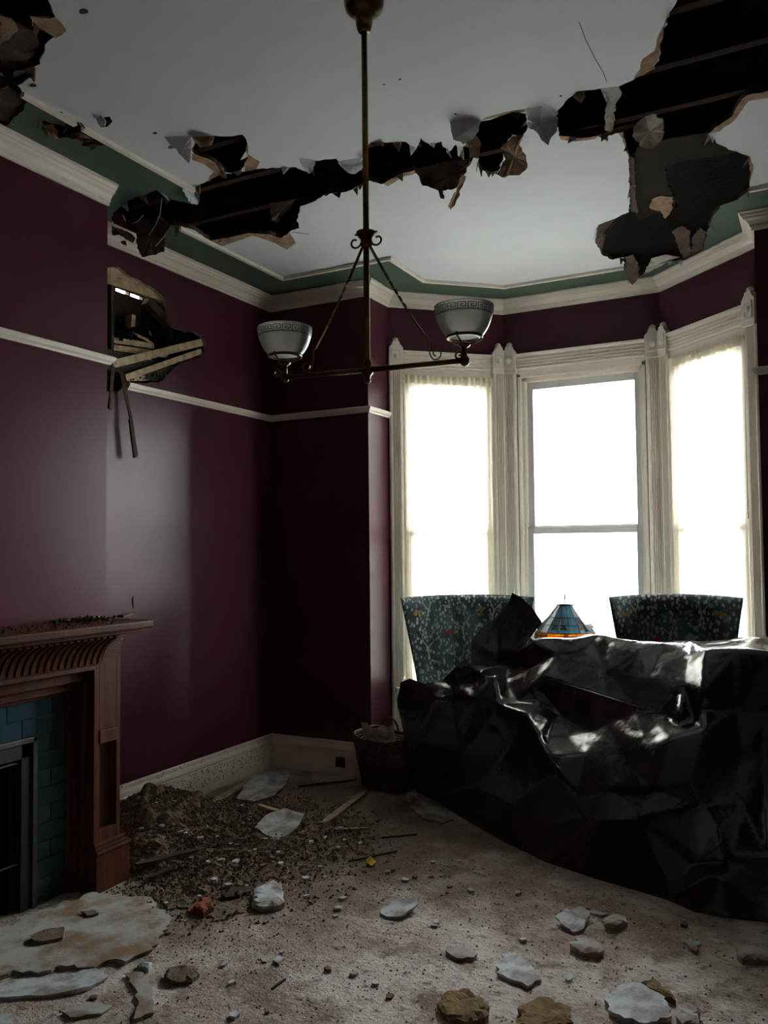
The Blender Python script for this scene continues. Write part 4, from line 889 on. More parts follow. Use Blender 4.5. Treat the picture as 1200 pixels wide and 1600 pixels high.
# ------------------------------------------------------------------ lamp and its table
def table_lamp():
    p = ond(884, 995, 5.30); x, y = float(p[0]), float(p[1]); zs = float(p[2])
    T = empty('side_table', (x, y, 0)); tag(T, 'round dark wooden side table under the stained-glass lamp, behind black plastic', 'table')
    zt = .62
    MB().lathe([(.001, zt-.025), (.2, zt-.025), (.21, zt-.018), (.21, zt-.006), (.203, zt), (.001, zt)], 32).build('table_top', M_LEG, T, smooth=False)
    MB().lathe([(.03, .1), (.025, .2), (.035, .3), (.022, .4), (.03, .55), (.06, zt-.026)], 16).build('pedestal', M_LEG, T, smooth=True)
    for k in range(3):
        a = k*2.094+.3; MB().tube([(.02*math.cos(a), .02*math.sin(a), .16), (.1*math.cos(a), .1*math.sin(a), .13), (.17*math.cos(a), .17*math.sin(a), .03), (.2*math.cos(a), .2*math.sin(a), .014)], [.02, .018, .015, .014], 8).build('leg', M_LEG, T, smooth=True)
    R = empty('stained_glass_lamp', (x, y, zt)); tag(R, 'stained-glass table lamp with blue cone shade and amber border between the armchairs', 'lamp')
    z0 = zs-zt-.005                       # shade rim height above the table
    MB().lathe([(.001, 0), (.085, 0), (.088, .008), (.075, .018), (.04, .03), (.022, .06), (.03, .1), (.024, .16), (.015, .22), (.012, z0+.05), (.001, z0+.05)], 24).build('base', M_BRASS, R, smooth=True)
    MB().tube([(0, 0, z0+.04), (0, 0, z0+.262)], .004, 8).build('stem', M_LEAD, R)
    rows = [(.196, 0, .194, .012, M_CLEARG, 26), (.194, .012, .193, .026, M_AMBERG, 26), (.193, .026, .186, .042, M_AMBERG, 26), (.186, .042, .150, .088, M_GREYG, 16), (.150, .088, .108, .132, M_GREYG, 16), (.108, .132, .05, .205, M_BLUEG, 16)]
    rng = random.Random(4)
    for r0, a0, r1, a1, m, n in rows:
        for k in range(n):
            t0 = 2*math.pi*k/n; t1 = 2*math.pi*(k+1)/n
            f = [(r0, a0, t0), (r0, a0, t1), (r1, a1, t1), (r1, a1, t0)]
            vs = [(r*math.cos(t), r*math.sin(t), z0+z) for r, z, t in f]+[((r-.003)*math.cos(t), (r-.003)*math.sin(t), z0+z-.001) for r, z, t in f]
            mm = m
            if m is M_GREYG and rng.random() < .3: mm = M_BLUEG
            MB().add(vs, [(0, 1, 2, 3), (7, 6, 5, 4), (0, 4, 5, 1), (1, 5, 6, 2), (2, 6, 7, 3), (3, 7, 4, 0)]).build('glass_pane', mm, R)
    ld = MB()
    for r, z in [(r[0], r[1]) for r in rows]+[(.05, .205)]: ld.tube([(r*math.cos(t), r*math.sin(t), z0+z) for t in np.linspace(0, 2*math.pi, 41)[:-1]], .0022, 6, closed=True)
    for r0, a0, r1, a1, m, n in rows:
        for k in range(n): t = 2*math.pi*k/n; ld.bar((r0*math.cos(t), r0*math.sin(t), z0+a0), (r1*math.cos(t), r1*math.sin(t), z0+a1), .0028, .0028)
    ld.build('lead_lines', M_LEAD, R)
    # dragonflies in lead and amber
    for k in range(6):
        t = k*math.pi/3+.55
        def cs(rr, dt): 
            z = float(np.interp(-rr, [-.186, -.150, -.108], [.042, .088, .132])); return ((rr+.003)*math.cos(t+dt), (rr+.003)*math.sin(t+dt), z0+z+.003)
        d = MB(); d.tube([cs(.178, 0), cs(.165, 0), cs(.14, 0), cs(.118, 0)], [.007, .0055, .003, .0015], 6)
        for sg in (-1, 1):
            for rr, l in ((.168, .28), (.156, .25)): d.add([cs(rr, 0), cs(rr+.006, sg*l), cs(rr-.008, sg*l*1.02), cs(rr-.006, sg*.05)], [(0, 1, 2, 3)])
        d.build('dragonfly', M_LEAD, R)
    MB().lathe([(.052, z0+.204), (.056, z0+.208), (.03, z0+.214), (.006, z0+.22), (.001, z0+.22)], 24).build('cap', M_LEAD, R, smooth=True)
    MB().lathe([(.001, z0+.235), (.004, z0+.24), (.006, z0+.252), (.003, z0+.262), (.005, z0+.268), (.001, z0+.282)], 12).build('finial', M_LEAD, R, smooth=True)
table_lamp()

# ------------------------------------------------------------------ black plastic sheet
def tarp():
    out = [(650, 1236, 'f'), (640, 1185, 5.0), (626, 1130, 5.02), (619, 1096, 5.05), (626, 1066, 5.1), (640, 1060, 5.08), (662, 1068, 5.0), (690, 1064, 5.0), (708, 1046, 4.98), (725, 1031, 4.95), (737, 1042, 4.94), (736, 1018, 4.99), (737, 1000, 5.02), (750, 984, 5.04), (773, 966, 5.06), (796, 940, 5.07), (800, 926, 5.08), (814, 933, 5.0), (832, 950, 4.93), (847, 972, 4.86), (829, 996, 4.86), (834, 1001, 4.78), (852, 997, 4.79), (892, 998, 4.705), (928, 992, 4.66), (945, 993, 4.61), (1000, 1002, 4.42), (1040, 1004, 4.33), (1078, 1000, 4.28), (1100, 1004, 4.22), (1188, 996, 4.08), (1300, 990, 3.85), (1420, 1000, 3.55), (1420, 1452, 'f'), (1300, 1448, 'f'), (1200, 1440, 'f'), (1140, 1434, 'f'), (1085, 1424, 'f'), (1045, 1406, 'f'), (1000, 1392, 'f'), (930, 1372, 'f'), (850, 1345, 'f'), (790, 1316, 'f'), (740, 1288, 'f'), (700, 1264, 'f'), (672, 1246, 'f')]
    inn = [(660, 1100, 4.93), (655, 1160, 4.93), (690, 1085, 4.9), (708, 1090, 4.84), (745, 1094, 4.68), (782, 1102, 4.55), (822, 1116, 4.40), (840, 1146, 4.30), (855, 1179, 4.18),
           (700, 1063, 4.98), (716, 1066, 4.93), (738, 1062, 4.9), (722, 1082, 4.8), (750, 1052, 4.88), (774, 1057, 4.72), (792, 1075, 4.72), (806, 1094, 4.6), (690, 1072, 4.93), (680, 1090, 4.86), (670, 1068, 5.0),
           (766, 1044, 4.92), (826, 1044, 4.76), (846, 1057, 4.58), (870, 1110, 4.5), (836, 1100, 4.52), (850, 1085, 4.55), (790, 1040, 4.9), (815, 1018, 4.82), (808, 962, 4.99), (806, 1000, 4.9), (775, 992, 5.0), (780, 1020, 4.93),
           (1027, 1113, 4.0), (990, 1102, 4.13), (930, 1083, 4.32), (880, 1067, 4.49), (1075, 1024, 4.12), (1068, 1070, 3.98), (1062, 1112, 3.86), (1010, 1060, 4.17), (940, 1040, 4.45), (870, 1020, 4.68), (1000, 1016, 4.34), (950, 1003, 4.55),
           (1076, 1108, 3.90), (1090, 1090, 3.88), (1097, 1080, 3.84), (1092, 1112, 3.84), (1150, 1110, 3.80), (1200, 1110, 3.74), (1200, 1016, 3.78), (1100, 1014, 3.98), (1150, 1012, 3.88),
           (990, 1114, 4.10), (1022, 1126, 3.98), (1060, 1134, 3.86), (1101, 1140, 3.74), (1040, 1116, 4.0), (1084, 1118, 3.88), (856, 1152, 4.32), (890, 1150, 4.30), (916, 1142, 4.28), (950, 1130, 4.2),
           (880, 1182, 4.13), (915, 1178, 4.11), (945, 1198, 3.97), (982, 1192, 3.9), (1010, 1172, 3.83), (1050, 1156, 3.78),
           (870, 1205, 4.09), (905, 1240, 4.0), (922, 1280, 3.93), (980, 1325, 3.75), (1036, 1362, 3.6), (1100, 1370, 3.47), (790, 1180, 4.5), (720, 1180, 4.82), (800, 1260, 4.35), (740, 1230, 4.72), (860, 1290, 4.12),
           (950, 1230, 3.86), (1020, 1230, 3.72), (1000, 1280, 3.74), (1080, 1215, 3.66), (1100, 1260, 3.6), (1180, 1235, 3.60), (1165, 1262, 3.56), (1195, 1265, 3.56), (1120, 1290, 3.52), (1085, 1350, 3.46), (1140, 1340, 3.42), (1125, 1370, 3.42), (1135, 1345, 3.39), (1200, 1340, 3.38), (1195, 1180, 3.68), (1160, 1180, 3.70), (1300, 1110, 3.54), (1300, 1250, 3.4), (1300, 1350, 3.35), (1300, 1020, 3.68)]
    allp = out+inn
    vs = [Vector((p[0], p[1])) for p in allp]; n = len(out)
    V, E_, F, *_ = delaunay_2d_cdt(vs, [(i, (i+1) % n) for i in range(n)], [], 0, 1e-4)
    P3 = []
    for p in allp:
        P3.append(Vector(onz(p[0], p[1], .004)) if p[2] == 'f' else Vector(ond(p[0], p[1], p[2])))
    oo = [(p[0], p[1]) for p in out]
    F = [f for f in F if inpoly(sum((V[i] for i in f), Vector((0, 0)))/3, oo)]
    bm = bmesh.new(); bv = [bm.verts.new(p) for p in P3]
    for f in F:
        try: bm.faces.new([bv[i] for i in f])
        except ValueError: pass
    # the sheet goes on over the far side and down behind
    awx = Vector((FW[0], FW[1], 0)).normalized()
    top = list(range(21, 33)); r1 = []; r2 = []; r3 = []
    for i in top:
        p = P3[i]; r1.append(bm.verts.new(p+awx*.14+Vector((0, 0, -.012)))); r2.append(bm.verts.new(p+awx*.17+Vector((0, 0, -.12)))); r3.append(bm.verts.new(Vector((p.x+awx.x*.18, p.y+awx.y*.18, .6))))
    for a in range(len(top)-1):
        bm.faces.new((bv[top[a]], bv[top[a+1]], r1[a+1], r1[a])); bm.faces.new((r1[a], r1[a+1], r2[a+1], r2[a])); bm.faces.new((r2[a], r2[a+1], r3[a+1], r3[a]))
    lft = [0, 1, 2, 3, 4]; l1 = []
    rtv = Vector((RT[0], RT[1], 0)).normalized()
    for i in lft: p = P3[i]; l1.append(bm.verts.new(p+awx*.3+rtv*(.04)))
    for a in range(4): bm.faces.new((bv[lft[a]], bv[lft[a+1]], l1[a+1], l1[a]))
    bmesh.ops.triangulate(bm, faces=bm.faces)
    for it in range(4):
        es = [e for e in bm.edges if e.calc_length() > .05/(1 if it < 3 else 1.6)]
        if not es: break
        bmesh.ops.subdivide_edges(bm, edges=es, cuts=1, use_grid_fill=True); bmesh.ops.triangulate(bm, faces=bm.faces)
        if it >= 2:
            bmesh.ops.smooth_vert(bm, verts=[v for v in bm.verts if not v.is_boundary], factor=.3, use_axis_x=True, use_axis_y=True, use_axis_z=True)
    bm.normal_update()
    mv = []
    for v in bm.verts:
        c = v.co
        r = 1-abs(noise.noise(Vector((c.x*4.3+3, c.y*4.3, c.z*3.1)))*2); r2_ = 1-abs(noise.noise(Vector((c.x*11, c.y*9+7, c.z*10)))*2)
        lo_ = min(1, max(.3, (c.z-.3)/.3)); w = (.0045*max(0, r)**6+.0018*max(0, r2_)**5)*lo_
        mv.append(v.normal*w*(0.0 if v.is_boundary or v.co.z < .03 else 1.0))
    for v, m in zip(bm.verts, mv):
        v.co += m
        if v.co.z < .012: v.co.z = -.004
    bmesh.ops.recalc_face_normals(bm, faces=bm.faces)
    from mathutils.bvhtree import BVHTree
    tree = BVHTree.FromBMesh(bm)
    folds = [[(768, 1044), (800, 1044), (826, 1045), (845, 1057)], [(846, 1058), (880, 1068), (930, 1084), (990, 1103), (1026, 1113)], [(770, 1042), (800, 1024), (832, 1003)], [(856, 1180), (870, 1197), (900, 1232)], [(1000, 1113), (1030, 1114), (1062, 1113)], [(836, 1145), (848, 1165), (855, 1178)], [(640, 1064), (648, 1082), (654, 1090)], [(1150, 1238), (1168, 1255), (1195, 1268)], [(1052, 1262), (1086, 1242), (1110, 1225)], [(870, 1215), (905, 1268), (930, 1300)], [(1032, 1386), (1062, 1394), (1090, 1396)], [(1082, 1350), (1110, 1330), (1140, 1308)]]
    fl = []
    for f in folds:
        pts = []
        for (a, b) in zip(f, f[1:]):
            for k in range(8):
                t = k/8; h = tree.ray_cast(Vector(ORI), Vector(ray(a[0]+(b[0]-a[0])*t, a[1]+(b[1]-a[1])*t)).normalized())
                if h[0]: pts.append(h[0])
        if len(pts) > 4: fl.append(pts)
    me = bpy.data.meshes.new('plastic_sheet'); bm.to_mesh(me); bm.free(); me.materials.append(M_PLASTIC)
    me.polygons.foreach_set('use_smooth', [True]*len(me.polygons))
    o = bpy.data.objects.new('plastic_sheet', me); COL.objects.link(o)
    for pts in fl:
        n_ = len(pts); MB().tube(pts, [.0048*math.sin(math.pi*(i+.6)/(n_+.2))+.0006 for i in range(n_)], 6).build('fold_ridge', M_PLASTIC, o, smooth=True)
    tag(o, 'black glossy plastic sheet draped over furniture in front of the bay windows', 'plastic sheet')
tarp()

# ------------------------------------------------------------------ wicker basket with papers, wall outlet
def basket():
    c = onz(589, 1236, 0); cx, cy = float(c[0])+.03, float(c[1])+.12
    R = empty('wicker_basket', (cx, cy, 0), -.12); tag(R, 'brown wicker basket with loop handle beside the black plastic sheet', 'basket')
    hz = .30; 
    def half(z): return (.145+.06*z/hz, .115+.05*z/hz)
    def outline(z, n=48, ex=0.0, ph=0):
        a, b = half(z); P = []
        for k in range(n):
            t = 2*math.pi*k/n; ct, st = math.cos(t), math.sin(t); e = .45
            P.append(((a+ex*(-1)**(k+ph))*math.copysign(abs(ct)**e, ct), (b+ex*(-1)**(k+ph))*math.copysign(abs(st)**e, st)))
        return P
    def topz(x, y): return .03*abs(x/.19)**2
    body = empty('body', (0, 0, 0)); body.parent = R
    bd = MB(); L = outline(0.01, 32); bd.prism(L, .002, .014); bd.build('bottom', M_BASKET, R)
    rows = 21
    for r in range(rows):
        z = .012+r*(hz-.02)/(rows-1); f = r/(rows-1)
        pts = [(x, y, z+topz(x, y)*f**2) for x, y in outline(z, 48, .0045, r % 2)]
        MB().tube(pts, .0066, 5, closed=True).build('weave_strand', M_BASKET, R, smooth=True)
    st = MB()
    for k in range(0, 48):
        p = [(outline(z, 48)[k][0], outline(z, 48)[k][1], z+topz(*outline(z, 48)[k])*(z/hz)**2) for z in (.005, .1, .2, hz)]
        MB().tube(p, .004, 5).build('stake', M_BASKET, R)
    rm = MB(); pts = [(x, y, hz+topz(x, y)+.004) for x, y in outline(hz, 48)]; rm.tube(pts, .010, 7, closed=True); rm.build('rim', M_BASKET, R, smooth=True)
    for s in (1, -1):
        y = s*half(hz)[1]; pts = [(-.115+.07*math.cos(t), y+s*.004, hz+.005+.085*math.sin(t)) for t in np.linspace(0, math.pi, 17)]
        if s < 0: pts = [(.055*math.cos(t), y-.006-.02*math.sin(t), hz+.005-.06*math.sin(t)) for t in np.linspace(0, math.pi, 17)]
        MB().tube(pts, .008, 7).build('handle', M_BASKET, R, smooth=True)
    bpy.data.objects.remove(body)
    rng = random.Random(9)
    for i, (x, y, rz, lab, w) in enumerate(((-.06, -.02, .3, 'folded off-white newspaper standing up in the wicker basket', .13), (.05, .0, -.5, 'crumpled white paper sheet lying low in the wicker basket', .10))):
        vs = []; N = 6
        for a in range(N+1):
            for b in range(N+1):
                u, v = a/N-.5, b/N-.5; vs.append((u*w*1.6+rng.uniform(-.006, .006), v*w+rng.uniform(-.006, .006), .05*abs(u)*1.2+.012*math.sin(a*2.1+b*1.3)+(.09-.2*v*(1 if i == 0 else .4))))
        k = len(vs); vs += [(x_, y_, z_-.004) for x_, y_, z_ in vs]; fs = []
        for a in range(N):
            for b in range(N): q = a*(N+1)+b; fs += [(q, q+1, q+N+2, q+N+1), (k+q, k+q+N+1, k+q+N+2, k+q+1)]
        zmin = min(p[2] for p in vs); vs = [(p[0], p[1], p[2]-zmin) for p in vs]
        o = MB().add(vs, fs).build('paper', M_PAPER); wx = Matrix.Rotation(-.12, 3, 'Z') @ Vector((x, y, 0))
        o.location = (cx+wx.x, cy+wx.y, .178-.05*i); o.rotation_euler = (.0, 0, rz-.12); tag(o, lab, 'paper', 'papers in the basket')
basket()
p = ony(532, 1191, yB-.028)
R = empty('wall_outlet', (float(p[0]), yB-.0265, float(p[2]))); tag(R, 'brown outlet plate on the cream baseboard left of the wicker basket', 'outlet')
MB().box(-.036, .036, -.006, 0, -.034, .034).build('cover_plate', M_OUTLET, R, bevel=.002)
for s in (-1, 1):
    q = MB(); q.lathe([(.001, 0), (.013, 0), (.013, .003), (.001, .003)], 14, (0, 0, 0)); q.v = [(a+s*.016, -.006-c, b) for a, b, c in q.v]; q.build('socket', M_IRON, R)

# ------------------------------------------------------------------ rubble
pc = [(onz(212, 1296), .125, .28), (onz(270, 1288), .10, .26), (onz(330, 1280), .055, .26), (onz(280, 1330), .04, .30), (onz(225, 1340), .05, .2), (onz(380, 1330), .018, .3), (onz(300, 1390), .012, .25), (onz(430, 1335), .011, .5), (onz(330, 1415), .009, .35), (onz(520, 1300), .0085, .4), (onz(455, 1265), .009, .3)]
def pileh(x, y):
    h = sum(a*math.exp(-((x-c[0])**2+(y-c[1])**2)/(2*(r*.6)**2)) for c, a, r in pc)
    return h if h > .0045 else 0.0
def pile():
    mb = MB(); NX, NY = 150, 190; X0, X1, Y0, Y1 = xL+.03, -1.6, 2.35, 4.7; vs = []; fs = []; ok = []
    for j in range(NY+1):
        for i in range(NX+1):
            x = X0+(X1-X0)*i/NX; y = Y0+(Y1-Y0)*j/NY; h = pileh(x, y)
            e = h*(1+.5*noise.noise(Vector((x*9, y*9, 0))))+max(.35, min(1, h/.02))*(.016*noise.noise(Vector((x*26, y*26, 3)))+.012*noise.noise(Vector((x*60, y*60, 1))))+(.006*noise.noise(Vector((x*6, y*6, 8))) if h < .02 else 0)
            blocked = x < -2.855 and y < 2.915
            nb = noise.noise(Vector((x*5, y*5, 4)))+.8*noise.noise(Vector((x*14, y*14, 6)))+.5*noise.noise(Vector((x*40, y*40, 9))); ok.append(h*(1+.9*nb) > (.0068 if h < .02 else .004) and h > .003 and not blocked); vs.append((x, y, max(-.001, e-.003) if h > .02 else max(-.001, min(e-.003, .007))))
    for j in range(NY):
        for i in range(NX):
            k = j*(NX+1)+i
            if all(ok[q] for q in (k, k+1, k+NX+1, k+NX+2)): fs.append((k, k+1, k+NX+2, k+NX+1))
    used = sorted({i for f in fs for i in f}); mp = {a: b for b, a in enumerate(used)}
    o = MB().add([vs[i] for i in used], [tuple(mp[i] for i in f) for f in fs]).build('dirt_pile', M_DIRT)
    tag(o, 'heap of dark grey dirt and crumbled insulation against the soiled baseboard', 'dirt', kind='stuff')
pile()
rnd = random.Random(21)
mb = MB()
def crumbs(mi, N, near, rlo, rhi):
    k = 0; tries = 0
    while k < N and tries < N*30:
        tries += 1
        if rnd.random() < near: x = rnd.gauss(-2.85, .42); y = rnd.gauss(3.35, .42)
        else: x = rnd.uniform(-3.3, .3); y = rnd.uniform(1.75, 4.7)
        if x < xL+.03 or y > yB-.03 or (x < -2.84 and y < 2.93) or x > xR-.1: continue
        if y > 4.6+(x+2.1)*-.62 and x > -2.2: continue
        far = math.hypot(x+2.85, y-3.35) > 1.0
        r = rlo*((rhi*(.6 if far else 1))/rlo)**(rnd.random()**2.4); h = pileh(x, y); crumb(mb, (x, y, h+r*.25+.003*(h > 0)), r, rnd, mi); k += 1
crumbs(0, 10000, .86, .002, .011); crumbs(1, 9000, .66, .002, .012); crumbs(2, 7000, .5, .002, .012)
tag(mb.build('rubble_crumbs', [M_CRUMBD, M_CRUMBB, M_CRUMBP]), 'crumbs of dirt and plaster scattered over the dusty floor', 'debris', kind='stuff')
# specks splashed on wall and baseboard
mb = MB()
for i in range(2600):
    y = rnd.uniform(2.98, 4.8); z = abs(rnd.gauss(0, .10))+.05
    if rnd.random() > math.exp(-(y-2.98)*.9): continue
    off = .027 if z < .16 else (.016 if z < ZBB else .001); crumb(mb, (xL+off, y, z), rnd.uniform(.002, .0055)*(1+max(0, (3.7-y))*1.6), rnd)
o = mb.build('dirt_specks', M_CRUMBD, wl); o['kind'] = 'stuff'

def shard(name, label, cat, px, m, th=.012, z=0.0, tilt=(0, 0), group=None, ja=.006, seed=None, lift=0.0):
    P = [onz(p[0], p[1], z+th)[:2] for p in px]; c = sum(P)/len(P); rr = random.Random(seed if seed is not None else sum(map(ord, label)) % 1000)
    L = jag([tuple(q-c) for q in P], .02, ja, int(c[0]*1000) % 997); n = len(L); mb = MB()
    rad = max(math.hypot(*q) for q in L); lump = th >= .0165
    I = []; sp_ = max(.018, rad/6)
    for _ in range(400):
        q = (rr.uniform(-rad, rad), rr.uniform(-rad, rad))
        if inpoly(q, L) and all(math.hypot(q[0]-e[0], q[1]-e[1]) > sp_ for e in I) and all(math.hypot(q[0]-e[0], q[1]-e[1]) > sp_*.5 for e in L): I.append(q)
    V, _e, F, *_ = delaunay_2d_cdt([Vector(q) for q in L+I], [(k, (k+1) % n) for k in range(n)], [], 0, 1e-6)
    F = [tuple(f) for f in F if inpoly(sum((V[k] for k in f), Vector((0, 0)))/3, L)]
    def zt_(x, y, e): 
        nz_ = noise.noise(Vector((x*(40 if lump else 9)+c[0]*7, y*(40 if lump else 9)+c[1]*3, 2)))
        return th*(1+(.3*nz_+(.2 if not e else -.1) if lump else 0))+(0 if lump else .004*nz_)
    nv = len(V); vs = [(p.x, p.y, zt_(p.x, p.y, k < n)) for k, p in enumerate(V)]+[(p.x*.97, p.y*.97, 0) for p in V[:n]]
    fs = list(F)+[tuple(nv+k for k in range(n-1, -1, -1))]+[(nv+k, nv+(k+1) % n, (k+1) % n, k) for k in range(n)]
    M = Matrix.Rotation(tilt[0], 3, 'X') @ Matrix.Rotation(tilt[1], 3, 'Y'); vs = [M @ Vector(v) for v in vs]; zm = min(v.z for v in vs); vs = [(v.x, v.y, v.z-zm) for v in vs]
    o = mb.add(vs, fs).build(name, m); o.location = (float(c[0]), float(c[1]), z+lift+.0005); tag(o, label, cat, group); return o
G1 = 'fallen ceiling plaster pieces'
shard('plaster_sheet', 'largest stained white plaster sheet lying at the foot of the fireplace', 'plaster', [(-60, 1478), (0, 1452), (22, 1446), (40, 1430), (66, 1422), (84, 1424), (100, 1407), (122, 1406), (140, 1394), (156, 1397), (190, 1396), (204, 1402), (236, 1402), (250, 1420), (264, 1428), (266, 1444), (248, 1466), (240, 1482), (218, 1490), (196, 1503), (170, 1500), (150, 1511), (96, 1508), (60, 1520), (20, 1516), (0, 1526), (-60, 1530)], M_PLASTERB, .016, group=G1, ja=.012)
shard('plaster_sheet', 'long broken plaster piece just below the largest sheet by the fireplace', 'plaster', [(-30, 1540), (40, 1530), (110, 1520), (150, 1512), (170, 1524), (140, 1542), (90, 1552), (30, 1556), (-30, 1560)], M_PLASTER, .014, group=G1)
shard('plaster_sheet', 'narrow white plaster piece pointing down at the bottom left of floor', 'plaster', [(196, 1520), (222, 1518), (238, 1545), (240, 1582), (208, 1592), (216, 1570), (212, 1545)], M_PLASTERB, .012, group=G1)
shard('plaster_sheet', 'flat pale plaster piece at the bottom edge left of the narrow one', 'plaster', [(96, 1580), (140, 1566), (176, 1570), (160, 1582), (110, 1590)], M_PLASTERB, .01, group=G1)
shard('plaster_sheet', 'bluish plaster corner in the bottom left corner of the picture', 'plaster', [(-20, 1590), (0, 1584), (20, 1582), (16, 1604), (-20, 1612)], M_PLASTER, .01, group=G1)
shard('plaster_chunk', 'dark grey plaster chunk lying on the large sheet by the hearth', 'plaster', [(48, 1462), (70, 1452), (100, 1448), (98, 1464), (70, 1470), (54, 1470)], M_DIRT, .012, z=.018, group=G1)
shard('plaster_chunk', 'small dark flake on the large sheet near the wooden plinth', 'plaster', [(126, 1424), (148, 1421), (154, 1427), (136, 1430)], M_DIRT, .008, z=.018, group=G1)
shard('plaster_chunk', 'thick white plaster chunk with grey broken edge in front of the dirt heap', 'plaster', [(393, 1410), (400, 1388), (428, 1379), (440, 1384), (445, 1410), (436, 1414), (404, 1416)], M_PLASTER, .026, group=G1, tilt=(.05, 0))
shard('plaster_chunk', 'diamond-shaped plaster flake tilted alone in the middle of the floor', 'plaster', [(594, 1424), (612, 1414), (656, 1412), (650, 1424), (628, 1434), (604, 1432)], M_PLASTER, .009, tilt=(.16, -.08), group=G1)
shard('plaster_chunk', 'bright bluish white plaster flake on the heap near centre', 'plaster', [(398, 1298), (416, 1285), (444, 1278), (476, 1284), (468, 1296), (448, 1308), (430, 1314)], M_PLASTER, .010, z=.012, tilt=(.14, .05), group=G1)
shard('plaster_sheet', 'large pale plaster plate leaning beside the lath near the back corner', 'plaster', [(371, 1250), (382, 1234), (410, 1220), (456, 1217), (446, 1232), (428, 1244), (398, 1252)], M_PLASTER, .012, z=.006, tilt=(.08, .1), group=G1)
shard('plaster_chunk', 'small white plaster flake on the dark heap', 'plaster', [(366, 1280), (372, 1274), (384, 1277), (380, 1282)], M_PLASTER, .006, z=.02, group=G1)
shard('plaster_chunk', 'flat grey plaster plate beside the left hem of the plastic sheet', 'plaster', [(640, 1260), (654, 1250), (690, 1266), (708, 1280), (692, 1286), (664, 1280)], M_PLASTERB, .010, group=G1)
shard('plaster_chunk', 'small white plaster block right of the wicker basket', 'plaster', [(633, 1242), (646, 1234), (652, 1240), (640, 1250)], M_PLASTER, .02, group=G1)
shard('plaster_chunk', 'tilted white plaster flake at the front of the cluster before the plastic sheet', 'plaster', [(867, 1440), (884, 1430), (914, 1442), (912, 1452), (894, 1456)], M_PLASTER, .01, tilt=(.18, .12), group=G1)
shard('plaster_chunk', 'grey plaster flake leaning behind the tilted white one before the plastic sheet', 'plaster', [(886, 1430), (908, 1424), (922, 1430), (918, 1442), (900, 1440)], M_PLASTERB, .014, tilt=(.25, 0), group=G1)
shard('plaster_chunk', 'rounded pale plaster lump right of the pair before the plastic sheet', 'plaster', [(944, 1434), (956, 1428), (978, 1430), (980, 1440), (962, 1446), (946, 1444)], M_PLASTERB, .024, group=G1)
shard('plaster_chunk', 'thin long plaster flake behind the rounded lump before the plastic sheet', 'plaster', [(914, 1424), (930, 1422), (950, 1428), (940, 1431)], M_PLASTERB, .008, group=G1)
shard('plaster_chunk', 'oval pale plaster lump below the cluster before the plastic sheet', 'plaster', [(890, 1474), (902, 1466), (930, 1466), (944, 1482), (936, 1488), (908, 1486)], M_PLASTERB, .024, group=G1)
shard('plaster_chunk', 'jagged bluish plaster piece at lower right of centre', 'plaster', [(780, 1500), (784, 1490), (804, 1488), (830, 1508), (846, 1530), (824, 1541), (804, 1532), (776, 1520)], M_PLASTER, .013, group=G1, ja=.012)
shard('plaster_chunk', 'thin grey plaster flake left of the jagged bluish piece', 'plaster', [(696, 1484), (712, 1478), (746, 1490), (740, 1496), (714, 1496)], M_PLASTERB, .014, group=G1)
shard('plaster_sheet', 'broad bluish plaster plate near the bottom right corner', 'plaster', [(944, 1562), (964, 1540), (1000, 1536), (1040, 1556), (1050, 1588), (1010, 1600), (976, 1592), (950, 1578)], M_PLASTER, .016, group=G1, ja=.01)
shard('plaster_chunk', 'brownish plaster rim behind the broad plate near bottom right', 'plaster', [(1000, 1534), (1020, 1528), (1050, 1550), (1056, 1562), (1040, 1556)], M_FOAM, .02, group=G1)
shard('plaster_chunk', 'grey broken plaster lump right of the broad bottom plate', 'plaster', [(1056, 1586), (1070, 1574), (1094, 1580), (1092, 1598), (1066, 1600)], M_PLASTERB, .026, group=G1)
shard('plaster_chunk', 'grey plaster slab at the right edge of the floor', 'plaster', [(1150, 1490), (1160, 1476), (1200, 1482), (1230, 1490), (1200, 1500), (1160, 1498)], M_PLASTERB, .022, group=G1)
shard('plaster_chunk', 'slim standing plaster flake at right before the plastic sheet', 'plaster', [(1068, 1470), (1078, 1464), (1092, 1482), (1086, 1486)], M_PLASTERB, .014, group=G1)
shard('plaster_chunk', 'small white flake near the bottom edge below the large sheet', 'plaster', [(426, 1500), (436, 1492), (444, 1496), (436, 1506)], M_PLASTER, .01, group=G1)
shard('plaster_chunk', 'white bead of plaster right of the largest sheet', 'plaster', [(214, 1508), (222, 1498), (238, 1504), (232, 1512)], M_PLASTER, .02, group=G1)
shard('foam_lump', 'yellow-brown crumbly insulation lump at the bottom edge', 'insulation', [(682, 1566), (700, 1548), (730, 1546), (756, 1560), (764, 1584), (740, 1594), (700, 1592)], M_FOAM, .024, ja=.012)
shard('foam_lump', 'tan plaster and insulation slab at the bottom edge beside the yellow lump', 'insulation', [(812, 1570), (850, 1556), (892, 1572), (896, 1596), (850, 1606), (806, 1600)], M_FOAM, .017, ja=.012)
shard('brick_fragment', 'orange brick fragment on the floor beside the dirt heap', 'brick', [(302, 1416), (312, 1404), (330, 1402), (334, 1416), (318, 1424)], M_BRICK, .03)
shard('dirt_clod', 'dark clod of wet insulation on the floor right of the largest plaster sheet', 'insulation', [(256, 1522), (270, 1510), (298, 1508), (312, 1520), (300, 1530), (268, 1532)], M_DIRT, .018, ja=.012)
shard('tan_board', 'tan torn paper board lying beside the pale lath on the heap', 'board', [(464, 1302), (482, 1290), (498, 1288), (500, 1292), (476, 1306)], M_TAN, .008, z=.006)
